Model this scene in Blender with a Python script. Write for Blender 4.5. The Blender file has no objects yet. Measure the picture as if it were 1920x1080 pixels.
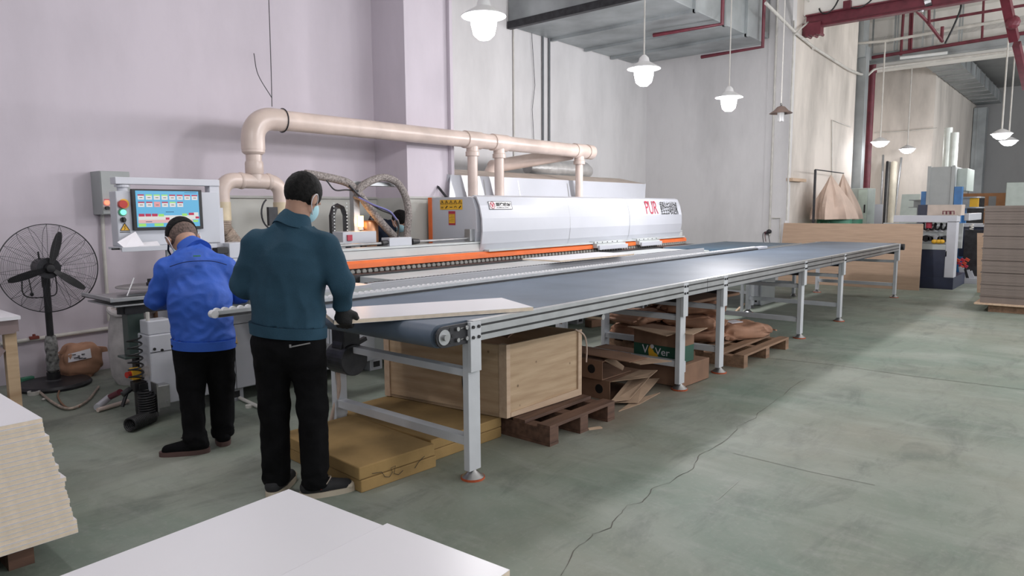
import bpy, bmesh, math, random
import numpy as np
from mathutils import Vector, Matrix, noise
random.seed(7)
S = bpy.context.scene
COL = S.collection
PI = math.pi
# ------------------------------------------------------------------ camera
FPX = 1301.47
CC = Vector((-2.62274, -2.54127, 1.45))
CR = Vector((0.648931, -0.76082, -0.006356)); CU = Vector((0.089553, 0.068081, 0.993653)); CF = Vector((0.755558, 0.645381, -0.112313))
cam_d = bpy.data.cameras.new('camera'); cam = bpy.data.objects.new('camera', cam_d); COL.objects.link(cam)
cam_d.sensor_width = 36; cam_d.lens = FPX/1920*36; cam_d.clip_start = .05; cam_d.clip_end = 200
mw = Matrix((( CR.x, CU.x, -CF.x, CC.x), (CR.y, CU.y, -CF.y, CC.y), (CR.z, CU.z, -CF.z, CC.z), (0,0,0,1)))
cam.matrix_world = mw; S.camera = cam
def at(px, py, ax, v):
    """photo pixel -> the point of the plane ax = v seen there (used for measuring)"""
    d = CF*FPX + CR*(px-960) - CU*(py-540); i = 'XYZ'.index(ax); t = (v-CC[i])/d[i]
    return CC + d*t
# ------------------------------------------------------------------ world, exposure, far lamps, added fill
w = bpy.data.worlds.new('world'); S.world = w; w.use_nodes = True
w.node_tree.nodes['Background'].inputs[0].default_value = (.80, .86, .95, 1)
w.node_tree.nodes['Background'].inputs[1].default_value = .5
S.view_settings.view_transform = 'Standard'; S.view_settings.look = 'None'; S.view_settings.gamma = 1
S.view_settings.exposure = -.45
LAMP_W = 150
def lamp_light(x, y, z, power=LAMP_W, col=(1, .97, .99), r=.11):
    l = bpy.data.lights.new('lamp_light', 'POINT'); l.energy = power; l.color = col; l.shadow_soft_size = r
    o = bpy.data.objects.new('lamp_light', l); o.location = (x, y, z); COL.objects.link(o); return o
# pendant lamps of the same hall that hang outside the frame (their light only), plus two added fill lights
for x in (-3.4, -.9): lamp_light(x, 1.42, 2.8, 55)
for x, p_ in ((-3.4, 60), (-.4, 75), (2.6, 90), (5.6, 110), (8.6, 130), (11.6, 150)): lamp_light(x, -3.6, 2.85, p_)
for x, p_ in ((-3, 110), (2, 130), (7, 200), (13, 380), (18, 750)): lamp_light(x, -7.5, 2.85, p_)  # the two farthest along x are added to brighten the second bay
dl = bpy.data.lights.new('side_fill_light', 'AREA'); dl.shape = 'RECTANGLE'; dl.size = 16; dl.size_y = 4.5; dl.energy = 750; dl.color = (.93, .96, 1)  # added soft cool fill from the right side
do = bpy.data.objects.new('side_fill_light', dl); do.location = (13, -13.5, 2.6); do.rotation_euler = (math.radians(96), 0, 0); COL.objects.link(do)
# ------------------------------------------------------------------ materials
MATS = {}
def mat(name, col, rough=.6, metal=0, var=.06, scale=6, bump=0, bscale=40, emit=None, estr=0, trans=0, alpha=None, col2=None, spec=.5, detail=4, stretch=None):
    if name in MATS: return MATS[name]
    m = bpy.data.materials.new(name); m.use_nodes = True; nt = m.node_tree; N = nt.nodes; L = nt.links
    b = N['Principled BSDF']; b.inputs['Roughness'].default_value = rough; b.inputs['Metallic'].default_value = metal
    b.inputs['Specular IOR Level'].default_value = spec
    tc = N.new('ShaderNodeTexCoord'); src = tc.outputs['Object']
    if stretch:
        mp = N.new('ShaderNodeMapping'); mp.inputs['Scale'].default_value = stretch; L.new(src, mp.inputs['Vector']); src = mp.outputs['Vector']
    n = N.new('ShaderNodeTexNoise'); n.inputs['Scale'].default_value = scale; n.inputs['Detail'].default_value = detail; L.new(src, n.inputs['Vector'])
    mx = N.new('ShaderNodeMix'); mx.data_type = 'RGBA'
    c2 = col2 if col2 else tuple(max(0, c*(1-var*2.2)) for c in col)
    c1 = col if col2 else tuple(min(1, c*(1+var)) for c in col)
    mx.inputs[6].default_value = (*c1, 1); mx.inputs[7].default_value = (*c2, 1)
    rp = N.new('ShaderNodeMapRange'); rp.inputs['From Min'].default_value = .3; rp.inputs['From Max'].default_value = .7
    L.new(n.outputs['Fac'], rp.inputs['Value']); L.new(rp.outputs['Result'], mx.inputs[0]); L.new(mx.outputs[2], b.inputs['Base Color'])
    if bump:
        n2 = N.new('ShaderNodeTexNoise'); n2.inputs['Scale'].default_value = bscale; n2.inputs['Detail'].default_value = 3; L.new(src, n2.inputs['Vector'])
        bp = N.new('ShaderNodeBump'); bp.inputs['Strength'].default_value = bump; bp.inputs['Distance'].default_value = .01
        L.new(n2.outputs['Fac'], bp.inputs['Height']); L.new(bp.outputs['Normal'], b.inputs['Normal'])
    if emit: b.inputs['Emission Color'].default_value = (*emit, 1); b.inputs['Emission Strength'].default_value = estr
    if trans: b.inputs['Transmission Weight'].default_value = trans
    MATS[name] = m; return m
def wood(name, c1, c2, rough=.7, sc=(1.2, 12, 12), knots=True):
    if name in MATS: return MATS[name]
    m = mat(name, c1, rough, 0, .1, 2.2, .15, 6, col2=c2, stretch=sc, detail=6)
    if knots:
        nt = m.node_tree; N = nt.nodes; L = nt.links; b = N['Principled BSDF']; mx = [x for x in N if x.type == 'MIX'][0]; tc = [x for x in N if x.type == 'TEX_COORD'][0]
        v = N.new('ShaderNodeTexVoronoi'); v.inputs['Scale'].default_value = 5.5; L.new(tc.outputs['Object'], v.inputs['Vector'])
        r_ = N.new('ShaderNodeMapRange'); r_.inputs['From Min'].default_value = .03; r_.inputs['From Max'].default_value = .065; r_.inputs['To Min'].default_value = .75; r_.inputs['To Max'].default_value = 0
        L.new(v.outputs['Distance'], r_.inputs['Value'])
        m2 = N.new('ShaderNodeMix'); m2.data_type = 'RGBA'; m2.inputs[7].default_value = (.09, .045, .02, 1)
        L.new(r_.outputs['Result'], m2.inputs[0]); L.new(mx.outputs[2], m2.inputs[6]); L.new(m2.outputs[2], b.inputs['Base Color'])
    return m
def lin(r, g, b): return tuple(((c/255)/12.92 if c/255 <= .04045 else ((c/255+.055)/1.055)**2.4) for c in (r, g, b))
M_white = mat('white_enamel', (.54, .55, .60), .35, var=.03, scale=3)
M_machine = mat('machine_grey_paint', (.50, .53, .53), .4, var=.04, scale=3)
M_panelw = mat('hood_white_paint', (.50, .515, .56), .28, var=.02, scale=2)
M_leg = mat('leg_paint', (.58, .60, .63), .4, var=.04, scale=6)
M_alu = mat('aluminium', (.42, .43, .44), .38, .75, var=.05, scale=10)
M_dark = mat('dark_metal', (.035, .035, .04), .45, .3, var=.2, scale=12)
M_black = mat('black_plastic', (.012, .012, .014), .45, var=.2)
M_steel = mat('steel', (.45, .45, .46), .3, .9, var=.08, scale=14)
M_galv = mat('galvanised_sheet', (.42, .45, .46), .5, .5, var=.16, scale=1.3, bump=.15, bscale=3)
M_orange = mat('orange_paint', (.78, .16, .035), .4, var=.05)
M_belt = mat('belt_rubber', (.105, .14, .19), .52, var=.10, scale=2.0, bump=.05, bscale=300)
M_belt2 = mat('dark_belt_rubber', (.05, .09, .13), .45, var=.12, scale=2)
M_pvc = mat('dusty_pvc', (.66, .54, .48), .32, var=.10, scale=3)
M_pvcw = mat('white_conduit', (.62, .60, .56), .45, var=.08)
M_red = mat('red_paint', (.155, .025, .04), .45, var=.15)
M_board = mat('white_laminate', (.74, .73, .765), .32, var=.012, scale=1.5)
M_edge = mat('board_core', (.80, .68, .54), .8, var=.05, scale=30)
M_mdf = mat('mdf_sheet', (.50, .35, .25), .75, var=.05, scale=3, stretch=(1, 1, 14))
M_mdfs = mat('grey_brown_mdf', (.20, .165, .145), .85, var=.10, scale=6, stretch=(1, 1, 18))
M_card = mat('cardboard', (.24, .135, .085), .85, var=.10, scale=5)
M_card2 = mat('pale_cardboard', (.36, .25, .17), .85, var=.10, scale=5)
M_kraft = mat('kraft_paper', (.40, .215, .135), .75, var=.10, scale=5, bump=.35, bscale=14)
M_foam = mat('yellow_foam', (.34, .22, .085), .9, var=.12, scale=4, bump=.1, bscale=60)
M_pallet = wood('pallet_wood', (.17, .09, .06), (.075, .04, .027))
M_pallet2 = wood('light_pallet_wood', (.30, .18, .11), (.17, .10, .06))
M_pine = wood('pine', (.58, .43, .28), (.40, .27, .16), sc=(1, 1, 9))
M_pine2 = wood('pale_pine_post', (.60, .45, .32), (.50, .35, .24), knots=False)
M_glass = mat('lamp_glass', (.8, .8, .8), .15, var=0, trans=.6)
M_glow = mat('lamp_glow', (1, 1, 1), .5, emit=(.97, .97, 1), estr=14)
M_skin = mat('skin', (.42, .24, .17), .55, var=.06, scale=20)
M_hair = mat('black_hair', (.010, .0095, .0095), .75, spec=.2, var=.4, scale=60, bump=.35, bscale=180)
M_fade = mat('cropped_hair', (.14, .095, .08), .8, var=.3, scale=90)
M_teal = mat('teal_knit', (.028, .070, .108), .9, spec=.2, var=.10, scale=8, bump=.3, bscale=300)
M_blue = mat('blue_workwear', (.018, .090, .46), .65, var=.07, scale=7, bump=.15, bscale=60)
M_navy = mat('navy_cloth', (.012, .018, .035), .85, spec=.2, var=.15)
M_blk = mat('black_cloth', (.006, .006, .007), .9, spec=.12, var=.25, scale=9, bump=.2, bscale=40)
M_mask = mat('surgical_mask', (.42, .68, .76), .8, var=.03)
M_rubw = mat('shoe_rubber', (.55, .48, .38), .6, var=.08)
M_brownsole = mat('brown_sole', (.10, .055, .05), .6, var=.1)
M_paper = mat('paper', (.72, .70, .74), .8, var=.03)
M_green = mat('green_paint', (.06, .24, .15), .5, var=.1)
M_greyg = mat('grey_green_cabinet', (.40, .45, .42), .45, var=.04)
M_boxg = mat('switch_box_grey', (.36, .38, .38), .45, var=.03)
M_navyp = mat('navy_machine_paint', (.022, .028, .06), .4, var=.1)
M_bluep = mat('blue_machine_paint', (.03, .15, .38), .4, var=.1)
M_yel = mat('yellow_sticker', (.75, .42, .03), .5, var=.03)
M_txt = mat('black_print', (.02, .02, .02), .6, var=0)
M_txtr = mat('red_print', (.40, .03, .06), .5, var=0)
M_cloth = mat('dust_bag_cloth', (.60, .46, .38), .85, var=.08, scale=3)
M_wovenw = mat('woven_sack', (.55, .52, .52), .8, var=.1, scale=12, bump=.3, bscale=25)
M_hose = mat('cloudy_hose', (.42, .34, .28), .5, var=.2, scale=20)
M_sleeve = mat('braided_sleeve', (.10, .085, .08), .8, var=.5, scale=60, col2=(.38, .34, .32))
M_foil = mat('silver_foil', (.55, .54, .53), .35, .5, var=.1, bump=.5, bscale=20)

def wall_mat(name, c, dado=None, stains=.06):
    m = bpy.data.materials.new(name); m.use_nodes = True; nt = m.node_tree; N = nt.nodes; L = nt.links; b = N['Principled BSDF']; b.inputs['Roughness'].default_value = .75
    g = N.new('ShaderNodeNewGeometry'); mp = N.new('ShaderNodeMapping'); mp.inputs['Scale'].default_value = (1, 1, .35); L.new(g.outputs['Position'], mp.inputs['Vector'])
    n = N.new('ShaderNodeTexNoise'); n.inputs['Scale'].default_value = .9; n.inputs['Detail'].default_value = 7; n.inputs['Roughness'].default_value = .62; L.new(mp.outputs['Vector'], n.inputs['Vector'])
    mx = N.new('ShaderNodeMix'); mx.data_type = 'RGBA'; mx.inputs[6].default_value = (*c, 1); mx.inputs[7].default_value = (*[v*(1-stains*3) for v in c], 1)
    rp = N.new('ShaderNodeMapRange'); rp.inputs['From Min'].default_value = .42; rp.inputs['From Max'].default_value = .8; L.new(n.outputs['Fac'], rp.inputs['Value']); L.new(rp.outputs['Result'], mx.inputs[0])
    out = mx.outputs[2]
    if dado:   # painted band below 1.6 m
        s = N.new('ShaderNodeSeparateXYZ'); L.new(g.outputs['Position'], s.inputs[0])
        lt = N.new('ShaderNodeMath'); lt.operation = 'LESS_THAN'; lt.inputs[1].default_value = 1.6; L.new(s.outputs['Z'], lt.inputs[0])
        gx = N.new('ShaderNodeMath'); gx.operation = 'GREATER_THAN'; gx.inputs[1].default_value = .45; L.new(s.outputs['X'], gx.inputs[0])
        mu = N.new('ShaderNodeMath'); mu.operation = 'MULTIPLY'; L.new(lt.outputs[0], mu.inputs[0]); L.new(gx.outputs[0], mu.inputs[1])
        m2 = N.new('ShaderNodeMix'); m2.data_type = 'RGBA'; m2.inputs[7].default_value = (*dado, 1); L.new(mu.outputs[0], m2.inputs[0]); L.new(out, m2.inputs[6]); out = m2.outputs[2]
    L.new(out, b.inputs['Base Color'])
    n2 = N.new('ShaderNodeTexNoise'); n2.inputs['Scale'].default_value = 7; n2.inputs['Detail'].default_value = 6; L.new(g.outputs['Position'], n2.inputs['Vector'])
    bp = N.new('ShaderNodeBump'); bp.inputs['Strength'].default_value = .12; bp.inputs['Distance'].default_value = .02; L.new(n2.outputs['Fac'], bp.inputs['Height']); L.new(bp.outputs['Normal'], b.inputs['Normal'])
    MATS[name] = m; return m
W_left = wall_mat('wall_plaster_left', (.60, .545, .605), (.53, .535, .50))
W_back = wall_mat('wall_plaster', (.74, .725, .73), stains=.09)
W_warm = wall_mat('wall_plaster_warm', (.74, .68, .62), stains=.17)
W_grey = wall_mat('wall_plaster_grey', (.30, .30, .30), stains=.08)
W_ceil = wall_mat('ceiling_plaster', (.84, .82, .78), stains=.08)
def floor_mat():
    m = bpy.data.materials.new('worn_green_floor'); m.use_nodes = True; nt = m.node_tree; N = nt.nodes; L = nt.links; b = N['Principled BSDF']
    g = N.new('ShaderNodeNewGeometry')
    def nz(sc, det, str_=(1, 1, 1), rough=.6):
        mp = N.new('ShaderNodeMapping'); mp.inputs['Scale'].default_value = str_; L.new(g.outputs['Position'], mp.inputs['Vector'])
        n = N.new('ShaderNodeTexNoise'); n.inputs['Scale'].default_value = sc; n.inputs['Detail'].default_value = det; n.inputs['Roughness'].default_value = rough; n.inputs['Distortion'].default_value = .6
        L.new(mp.outputs['Vector'], n.inputs['Vector']); return n.outputs['Fac']
    def mix(fac, a, c, lo=.35, hi=.65, mx_=1.0):
        r_ = N.new('ShaderNodeMapRange'); r_.inputs['From Min'].default_value = lo; r_.inputs['From Max'].default_value = hi; r_.inputs['To Max'].default_value = mx_; L.new(fac, r_.inputs['Value'])
        k = N.new('ShaderNodeMix'); k.data_type = 'RGBA'; L.new(r_.outputs['Result'], k.inputs[0])
        if isinstance(a, tuple): k.inputs[6].default_value = (*a, 1)
        else: L.new(a, k.inputs[6])
        k.inputs[7].default_value = (*c, 1); return k.outputs[2]
    c = mix(nz(.55, 5), (.25, .255, .21), (.17, .22, .18))
    c = mix(nz(1.7, 8, (1, .45, 1)), c, (.30, .325, .29), .45, .72, .7)
    c = mix(nz(2.6, 9, (.5, 1.3, 1), .7), c, (.085, .10, .09), .52, .74, .7)
    c = mix(nz(5.5, 9, (.35, 1.2, 1), .75), c, (.15, .165, .145), .50, .70, .45)
    c = mix(nz(3.6, 10, (1.2, .4, 1), .72), c, (.36, .37, .34), .52, .75, .45)
    c = mix(nz(40, 4), c, (.34, .34, .31), .55, .8, .35)
    # brown wood dust spread around the pallets
    sx = N.new('ShaderNodeSeparateXYZ'); L.new(g.outputs['Position'], sx.inputs[0])
    def band(o, a0, a1, b0, b1):
        r1 = N.new('ShaderNodeMapRange'); r1.interpolation_type = 'SMOOTHSTEP'; r1.inputs['From Min'].default_value = a0; r1.inputs['From Max'].default_value = a1; L.new(o, r1.inputs['Value'])
        r2 = N.new('ShaderNodeMapRange'); r2.interpolation_type = 'SMOOTHSTEP'; r2.inputs['From Min'].default_value = b1; r2.inputs['From Max'].default_value = b0; L.new(o, r2.inputs['Value'])
        mm = N.new('ShaderNodeMath'); mm.operation = 'MULTIPLY'; L.new(r1.outputs['Result'], mm.inputs[0]); L.new(r2.outputs['Result'], mm.inputs[1]); return mm.outputs[0]
    bm1 = N.new('ShaderNodeMath'); bm1.operation = 'MULTIPLY'; L.new(band(sx.outputs['X'], .6, 1.3, 3.6, 5.0), bm1.inputs[0]); L.new(band(sx.outputs['Y'], -.45, .05, 1.2, 1.6), bm1.inputs[1])
    bm2 = N.new('ShaderNodeMath'); bm2.operation = 'MULTIPLY'; L.new(bm1.outputs[0], bm2.inputs[0]); L.new(nz(2.2, 7), bm2.inputs[1])
    c = mix(bm2.outputs[0], c, (.20, .135, .095), .15, .75, .75)
    L.new(c, b.inputs['Base Color'])
    rr = N.new('ShaderNodeMapRange'); rr.inputs['To Min'].default_value = .42; rr.inputs['To Max'].default_value = .75; L.new(nz(1.3, 6), rr.inputs['Value']); L.new(rr.outputs['Result'], b.inputs['Roughness'])
    b.inputs['Specular IOR Level'].default_value = .35
    bp = N.new('ShaderNodeBump'); bp.inputs['Strength'].default_value = .08; bp.inputs['Distance'].default_value = .01; L.new(nz(14, 6), bp.inputs['Height']); L.new(bp.outputs['Normal'], b.inputs['Normal'])
    return m
# ------------------------------------------------------------------ geometry helpers
class MB:
    def __init__(s): s.b = bmesh.new(); s.smooth = False
    def box(s, x0, x1, y0, y1, z0, z1, rot=None, piv=None):
        r_ = bmesh.ops.create_cube(s.b, size=1)['verts']
        M = Matrix.Translation(((x0+x1)/2, (y0+y1)/2, (z0+z1)/2)) @ Matrix.Diagonal((x1-x0, y1-y0, z1-z0, 1))
        if rot is not None:
            pv = Vector(piv) if piv is not None else Vector(((x0+x1)/2, (y0+y1)/2, (z0+z1)/2))
            M = Matrix.Translation(pv) @ rot.to_4x4() @ Matrix.Translation(-pv) @ M
        bmesh.ops.transform(s.b, matrix=M, verts=r_); return s
    def obox(s, c, sx, sy, sz, rz=0, rx=0, ry=0):
        M = Matrix.Translation(c) @ Matrix.Rotation(rz, 4, 'Z') @ Matrix.Rotation(ry, 4, 'Y') @ Matrix.Rotation(rx, 4, 'X') @ Matrix.Diagonal((sx, sy, sz, 1))
        v = bmesh.ops.create_cube(s.b, size=1)['verts']; bmesh.ops.transform(s.b, matrix=M, verts=v); return s
    def cyl(s, a, b, r, r2=None, n=16, caps=True):
        a = Vector(a); b = Vector(b); d = b-a; v = bmesh.ops.create_cone(s.b, segments=n, radius1=r, radius2=r if r2 is None else r2, depth=d.length, cap_ends=caps)['verts']
        M = Matrix.Translation((a+b)/2) @ d.to_track_quat('Z', 'Y').to_matrix().to_4x4(); bmesh.ops.transform(s.b, matrix=M, verts=v); return s
    def tube(s, pts, r, n=8, closed=False, caps=True, rad=None):
        pts = [Vector(p) for p in pts]; m = len(pts); rings = []; up = None
        for i, p in enumerate(pts):
            t = (pts[(i+1) % m] if (closed or i < m-1) else p) - (pts[i-1] if (closed or i > 0) else p); t.normalize()
            if up is None: up = t.orthogonal().normalized()
            up = (up - t*up.dot(t)).normalized(); bi = t.cross(up); rr = rad[i] if rad else r
            rings.append([s.b.verts.new(p + (up*math.cos(2*PI*k/n)+bi*math.sin(2*PI*k/n))*rr) for k in range(n)])
        for i in range(m if closed else m-1):
            A = rings[i]; B = rings[(i+1) % m]
            for k in range(n):
                try: s.b.faces.new((A[k], A[(k+1) % n], B[(k+1) % n], B[k]))
                except ValueError: pass
        if caps and not closed: s.b.faces.new(rings[0][::-1]); s.b.faces.new(rings[-1])
        return s
    def prism(s, poly, ax, a, b):
        """polygon of two coordinates extruded along ax from a to b"""
        def P3(u, v, t): return {'X': (t, u, v), 'Y': (u, t, v), 'Z': (u, v, t)}[ax]
        A = [s.b.verts.new(P3(u, v, a)) for u, v in poly]; B = [s.b.verts.new(P3(u, v, b)) for u, v in poly]; n = len(poly)
        s.b.faces.new(A[::-1]); s.b.faces.new(B)
        for i in range(n): s.b.faces.new((A[i], A[(i+1) % n], B[(i+1) % n], B[i]))
        return s
    def quad(s, pts, th=0, dirv=None):
        if th:
            d = Vector(dirv)*th; A = [s.b.verts.new(Vector(p)) for p in pts]; B = [s.b.verts.new(Vector(p)+d) for p in pts]; n = len(pts)
            s.b.faces.new(A); s.b.faces.new(B[::-1])
            for i in range(n): s.b.faces.new((A[i], B[i], B[(i+1) % n], A[(i+1) % n]))
        else: s.b.faces.new([s.b.verts.new(Vector(p)) for p in pts])
        return s
    def lathe(s, prof, c, n=24, M=None):
        rings = []; c = Vector(c)
        for r_, z in prof:
            ring = []
            for k in range(n):
                p = Vector((r_*math.cos(2*PI*k/n), r_*math.sin(2*PI*k/n), z))
                if M is not None: p = M @ p
                ring.append(s.b.verts.new(c+p))
            rings.append(ring)
        for A, B in zip(rings, rings[1:]):
            for k in range(n): s.b.faces.new((A[k], A[(k+1) % n], B[(k+1) % n], B[k]))
        if prof[0][0] > 1e-4: s.b.faces.new(rings[0][::-1])
        if prof[-1][0] > 1e-4: s.b.faces.new(rings[-1])
        bmesh.ops.remove_doubles(s.b, verts=[v for R in rings for v in R], dist=1e-5); return s
    def ell(s, c, rx, ry, rz, sub=2, M=None):
        v = bmesh.ops.create_icosphere(s.b, subdivisions=sub, radius=1)['verts']
        T = Matrix.Translation(c) @ (M.to_4x4() if M is not None else Matrix()) @ Matrix.Diagonal((rx, ry, rz, 1)); bmesh.ops.transform(s.b, matrix=T, verts=v); return s
    def sm(s): s.smooth = True; return s
def wloc(o):
    v = Vector((0, 0, 0))
    while o is not None: v += Vector(o.location); o = o.parent
    return v
def fin(name, me, m, parent=None, bevel=0, smooth=False, off=True, label=None):
    if parent is not None and off: me.transform(Matrix.Translation(-wloc(parent)))
    o = bpy.data.objects.new(name, me); COL.objects.link(o)
    if m is not None: me.materials.append(m)
    if smooth: me.polygons.foreach_set('use_smooth', [True]*len(me.polygons))
    if parent is not None: o.parent = parent
    if bevel:
        md = o.modifiers.new('bevel', 'BEVEL'); md.width = bevel; md.segments = 2; md.limit_method = 'ANGLE'
    if label: o['label'] = label
    return o
def part(name, mb, m, parent, bevel=0, label=None, off=True, smooth=None):
    bmesh.ops.recalc_face_normals(mb.b, faces=mb.b.faces)
    me = bpy.data.meshes.new(name); mb.b.to_mesh(me); mb.b.free()
    sm_ = mb.smooth if smooth is None else smooth
    o = fin(name, me, m, parent, bevel, sm_, off, label)
    if sm_:
        md = o.modifiers.new('split', 'EDGE_SPLIT'); md.split_angle = math.radians(42)
    return o
def tag(o, label, cat, group=None, kind=None):
    o['label'] = label; o['category'] = cat
    if group: o['group'] = group
    if kind: o['kind'] = kind
    return o
def thing(name, loc, label, cat, group=None, rz=0):
    o = bpy.data.objects.new(name, None); COL.objects.link(o); o.location = loc; o.rotation_euler = (0, 0, rz); o.empty_display_size = .1
    return tag(o, label, cat, group)
def solo(name, mb, m, label, cat, group=None, bevel=0, smooth=None):
    bmesh.ops.recalc_face_normals(mb.b, faces=mb.b.faces)
    vs = [v.co for v in mb.b.verts]; c = Vector(((min(v.x for v in vs)+max(v.x for v in vs))/2, (min(v.y for v in vs)+max(v.y for v in vs))/2, min(v.z for v in vs)))
    for v in mb.b.verts: v.co -= c
    me = bpy.data.meshes.new(name); mb.b.to_mesh(me); mb.b.free(); sm_ = mb.smooth if smooth is None else smooth
    o = fin(name, me, m, None, bevel, sm_); o.location = c
    if sm_:
        md = o.modifiers.new('split', 'EDGE_SPLIT'); md.split_angle = math.radians(42)
    return tag(o, label, cat, group)
def struct(name, mb, m):
    bmesh.ops.recalc_face_normals(mb.b, faces=mb.b.faces); me = bpy.data.meshes.new(name); mb.b.to_mesh(me); mb.b.free()
    o = fin(name, me, m); o['kind'] = 'structure'; return o
def kids(o): return [c for c in bpy.data.objects if c.parent == o]
def copy_tree(o, parent=None):
    c = o.copy(); COL.objects.link(c); c.parent = parent
    for ch in kids(o): copy_tree(ch, c)
    return c
def text_part(name, s, size, m, parent, M, sx=1, ext=.001, align='LEFT', label=None, bold=0, off=True):
    """letters as a thin mesh; M places the text plane (x right, y up, z out)"""
    cu = bpy.data.curves.new('letters', 'FONT'); cu.body = s; cu.size = size; cu.extrude = ext; cu.align_x = align; cu.offset = bold
    t = bpy.data.objects.new('letters', cu); COL.objects.link(t)
    dg = bpy.context.evaluated_depsgraph_get(); dg.update(); me = bpy.data.meshes.new_from_object(t.evaluated_get(dg))
    bpy.data.objects.remove(t); me.materials.clear()
    me.transform(M @ Matrix.Diagonal((sx, 1, 1, 1))); me.name = name
    return fin(name, me, m, parent, label=label, off=off)
def frameM(o, x, y):
    x = Vector(x).normalized(); y = Vector(y).normalized(); z = x.cross(y)
    return Matrix(((x.x, y.x, z.x, o[0]), (x.y, y.y, z.y, o[1]), (x.z, y.z, z.z, o[2]), (0, 0, 0, 1)))
def bez(p0, p1, p2, p3, n=12):
    p0, p1, p2, p3 = map(Vector, (p0, p1, p2, p3)); return [p0*(1-t)**3+p1*3*t*(1-t)**2+p2*3*t*t*(1-t)+p3*t**3 for t in [i/n for i in range(n+1)]]
def cr(pts, n=6):
    """Catmull-Rom through points"""
    pts = [Vector(p) for p in pts]; q = [pts[0]*2-pts[1]]+pts+[pts[-1]*2-pts[-2]]; out = []
    for i in range(1, len(q)-2):
        a, b, c, d = q[i-1:i+3]
        for k in range(n):
            t = k/n; out.append(.5*((2*b)+(c-a)*t+(2*a-5*b+4*c-d)*t*t+(3*b-a-3*c+d)*t**3))
    out.append(pts[-1]); return out

ONES = ['', 'first', 'second', 'third', 'fourth', 'fifth', 'sixth', 'seventh', 'eighth', 'ninth', 'tenth', 'eleventh', 'twelfth', 'thirteenth', 'fourteenth', 'fifteenth', 'sixteenth', 'seventeenth', 'eighteenth', 'nineteenth']
TENS = {2: ('twenty', 'twentieth'), 3: ('thirty', 'thirtieth'), 4: ('forty', 'fortieth'), 5: ('fifty', 'fiftieth'), 6: ('sixty', 'sixtieth'), 7: ('seventy', 'seventieth'), 8: ('eighty', 'eightieth')}
def ordinal(n):
    if n < 20: return ONES[n]
    a_, b_ = TENS[n//10]; return b_ if n % 10 == 0 else a_+'-'+ONES[n % 10]
# ================================================================== SETTING
struct('floor', MB().box(-8, 36, -14, 6, -.1, 0), floor_mat())
struct('wall_left', MB().box(-8, 2.95, 4.45, 4.65, 0, 6.2), W_left)
struct('wall_column', MB().box(2.95, 3.69, 3.85, 5.65, 0, 6.2), W_left)
struct('wall_recess', MB().box(3.69, 11.4, 5.45, 5.65, 0, 6.2), W_back)
struct('wall_back', MB().box(11.4, 11.6, 2.3, 5.65, 0, 6.2), W_back)
struct('wall_side', MB().box(11.6, 15.9, 2.3, 2.5, 0, 6.2), W_warm)
struct('wall_niche', MB().box(15.7, 20, 2.9, 3.1, 0, 6.2), W_warm)
struct('wall_far', MB().box(20, 27.6, 1.31, 3.2, 0, 5.6), W_warm)
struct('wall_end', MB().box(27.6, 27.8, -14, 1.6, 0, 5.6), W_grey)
struct('ceiling', MB().box(-8, 17.6, -14, 5.65, 6.2, 6.4), W_ceil)
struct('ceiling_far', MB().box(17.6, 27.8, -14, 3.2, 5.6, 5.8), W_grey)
struct('trim_1', MB().box(12.0, 12.4, -9, 2.3, 5.22, 6.2), W_ceil)            # concrete beam
struct('trim_2', MB().box(.45, 2.95, 4.425, 4.45, 1.59, 1.615), mat('trim_grey', (.45, .45, .43), .6))
struct('trim_3', MB().box(2.935, 3.69, 3.83, 3.85, 1.59, 1.615), MATS['trim_grey'])
struct('trim_4', MB().box(11.385, 11.4, 2.3, 2.75, 0, 6.2), W_back)             # shallow pilaster at the corner
struct('trim_5', MB().box(3.64, 3.69, 3.80, 3.85, 1.62, 6.2), W_left)
# cracks and the saw cut in the floor
def ribbon(pts, wd, z=.0015):
    mb = MB(); pr = None
    for i, (p, w_) in enumerate(zip(pts, wd)):
        q = Vector((p[0], p[1], z)); d = (Vector(pts[min(i+1, len(pts)-1)])-Vector(pts[max(i-1, 0)])); d = Vector((d[0], d[1], 0)).normalized(); n = Vector((-d.y, d.x, 0))*w_
        a, b = mb.b.verts.new(q+n), mb.b.verts.new(q-n)
        if pr: mb.b.faces.new((pr[0], a, b, pr[1]))
        pr = (a, b)
    return mb
M_crack = mat('floor_crack_dark', (.085, .075, .065), .9)
pp = [(1052, 1080), (1072, 1045), (1078, 1030), (1105, 1010), (1112, 1002), (1145, 990), (1152, 975), (1165, 962), (1175, 948), (1205, 942), (1218, 925), (1222, 915), (1255, 905), (1270, 895), (1300, 880), (1305, 865), (1312, 852), (1330, 845), (1352, 832), (1380, 808), (1382, 800), (1418, 785), (1422, 775), (1450, 755), (1475, 735), (1500, 716), (1514, 711)]
cp = []
for (a, b), (c, d) in zip(pp, pp[1:]):
    for k in range(3): t = k/3; cp.append((a+(c-a)*t+random.uniform(-1.5, 1.5), b+(d-b)*t+random.uniform(-1, 1)))
cp = [at(x, y, 'Z', 0).to_2d() for x, y in cp]
fl = bpy.data.objects['floor']
o = part('crack', ribbon(cp, [random.uniform(.0004, .0022) for _ in cp]), M_crack, fl); o['kind'] = 'structure'
sc = [at(x, y, 'Z', 0).to_2d() for x, y in ((1435, 671), (1560, 684), (1700, 704), (1940, 733))]
o = part('joint', ribbon(sc, [.003]*4), M_crack, fl); o['kind'] = 'structure'
sc = [at(x, y, 'Z', 0).to_2d() for x, y in ((1375, 850), (1520, 885), (1640, 910))]
o = part('joint', ribbon(sc, [.0015]*3), M_crack, fl); o['kind'] = 'structure'
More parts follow.
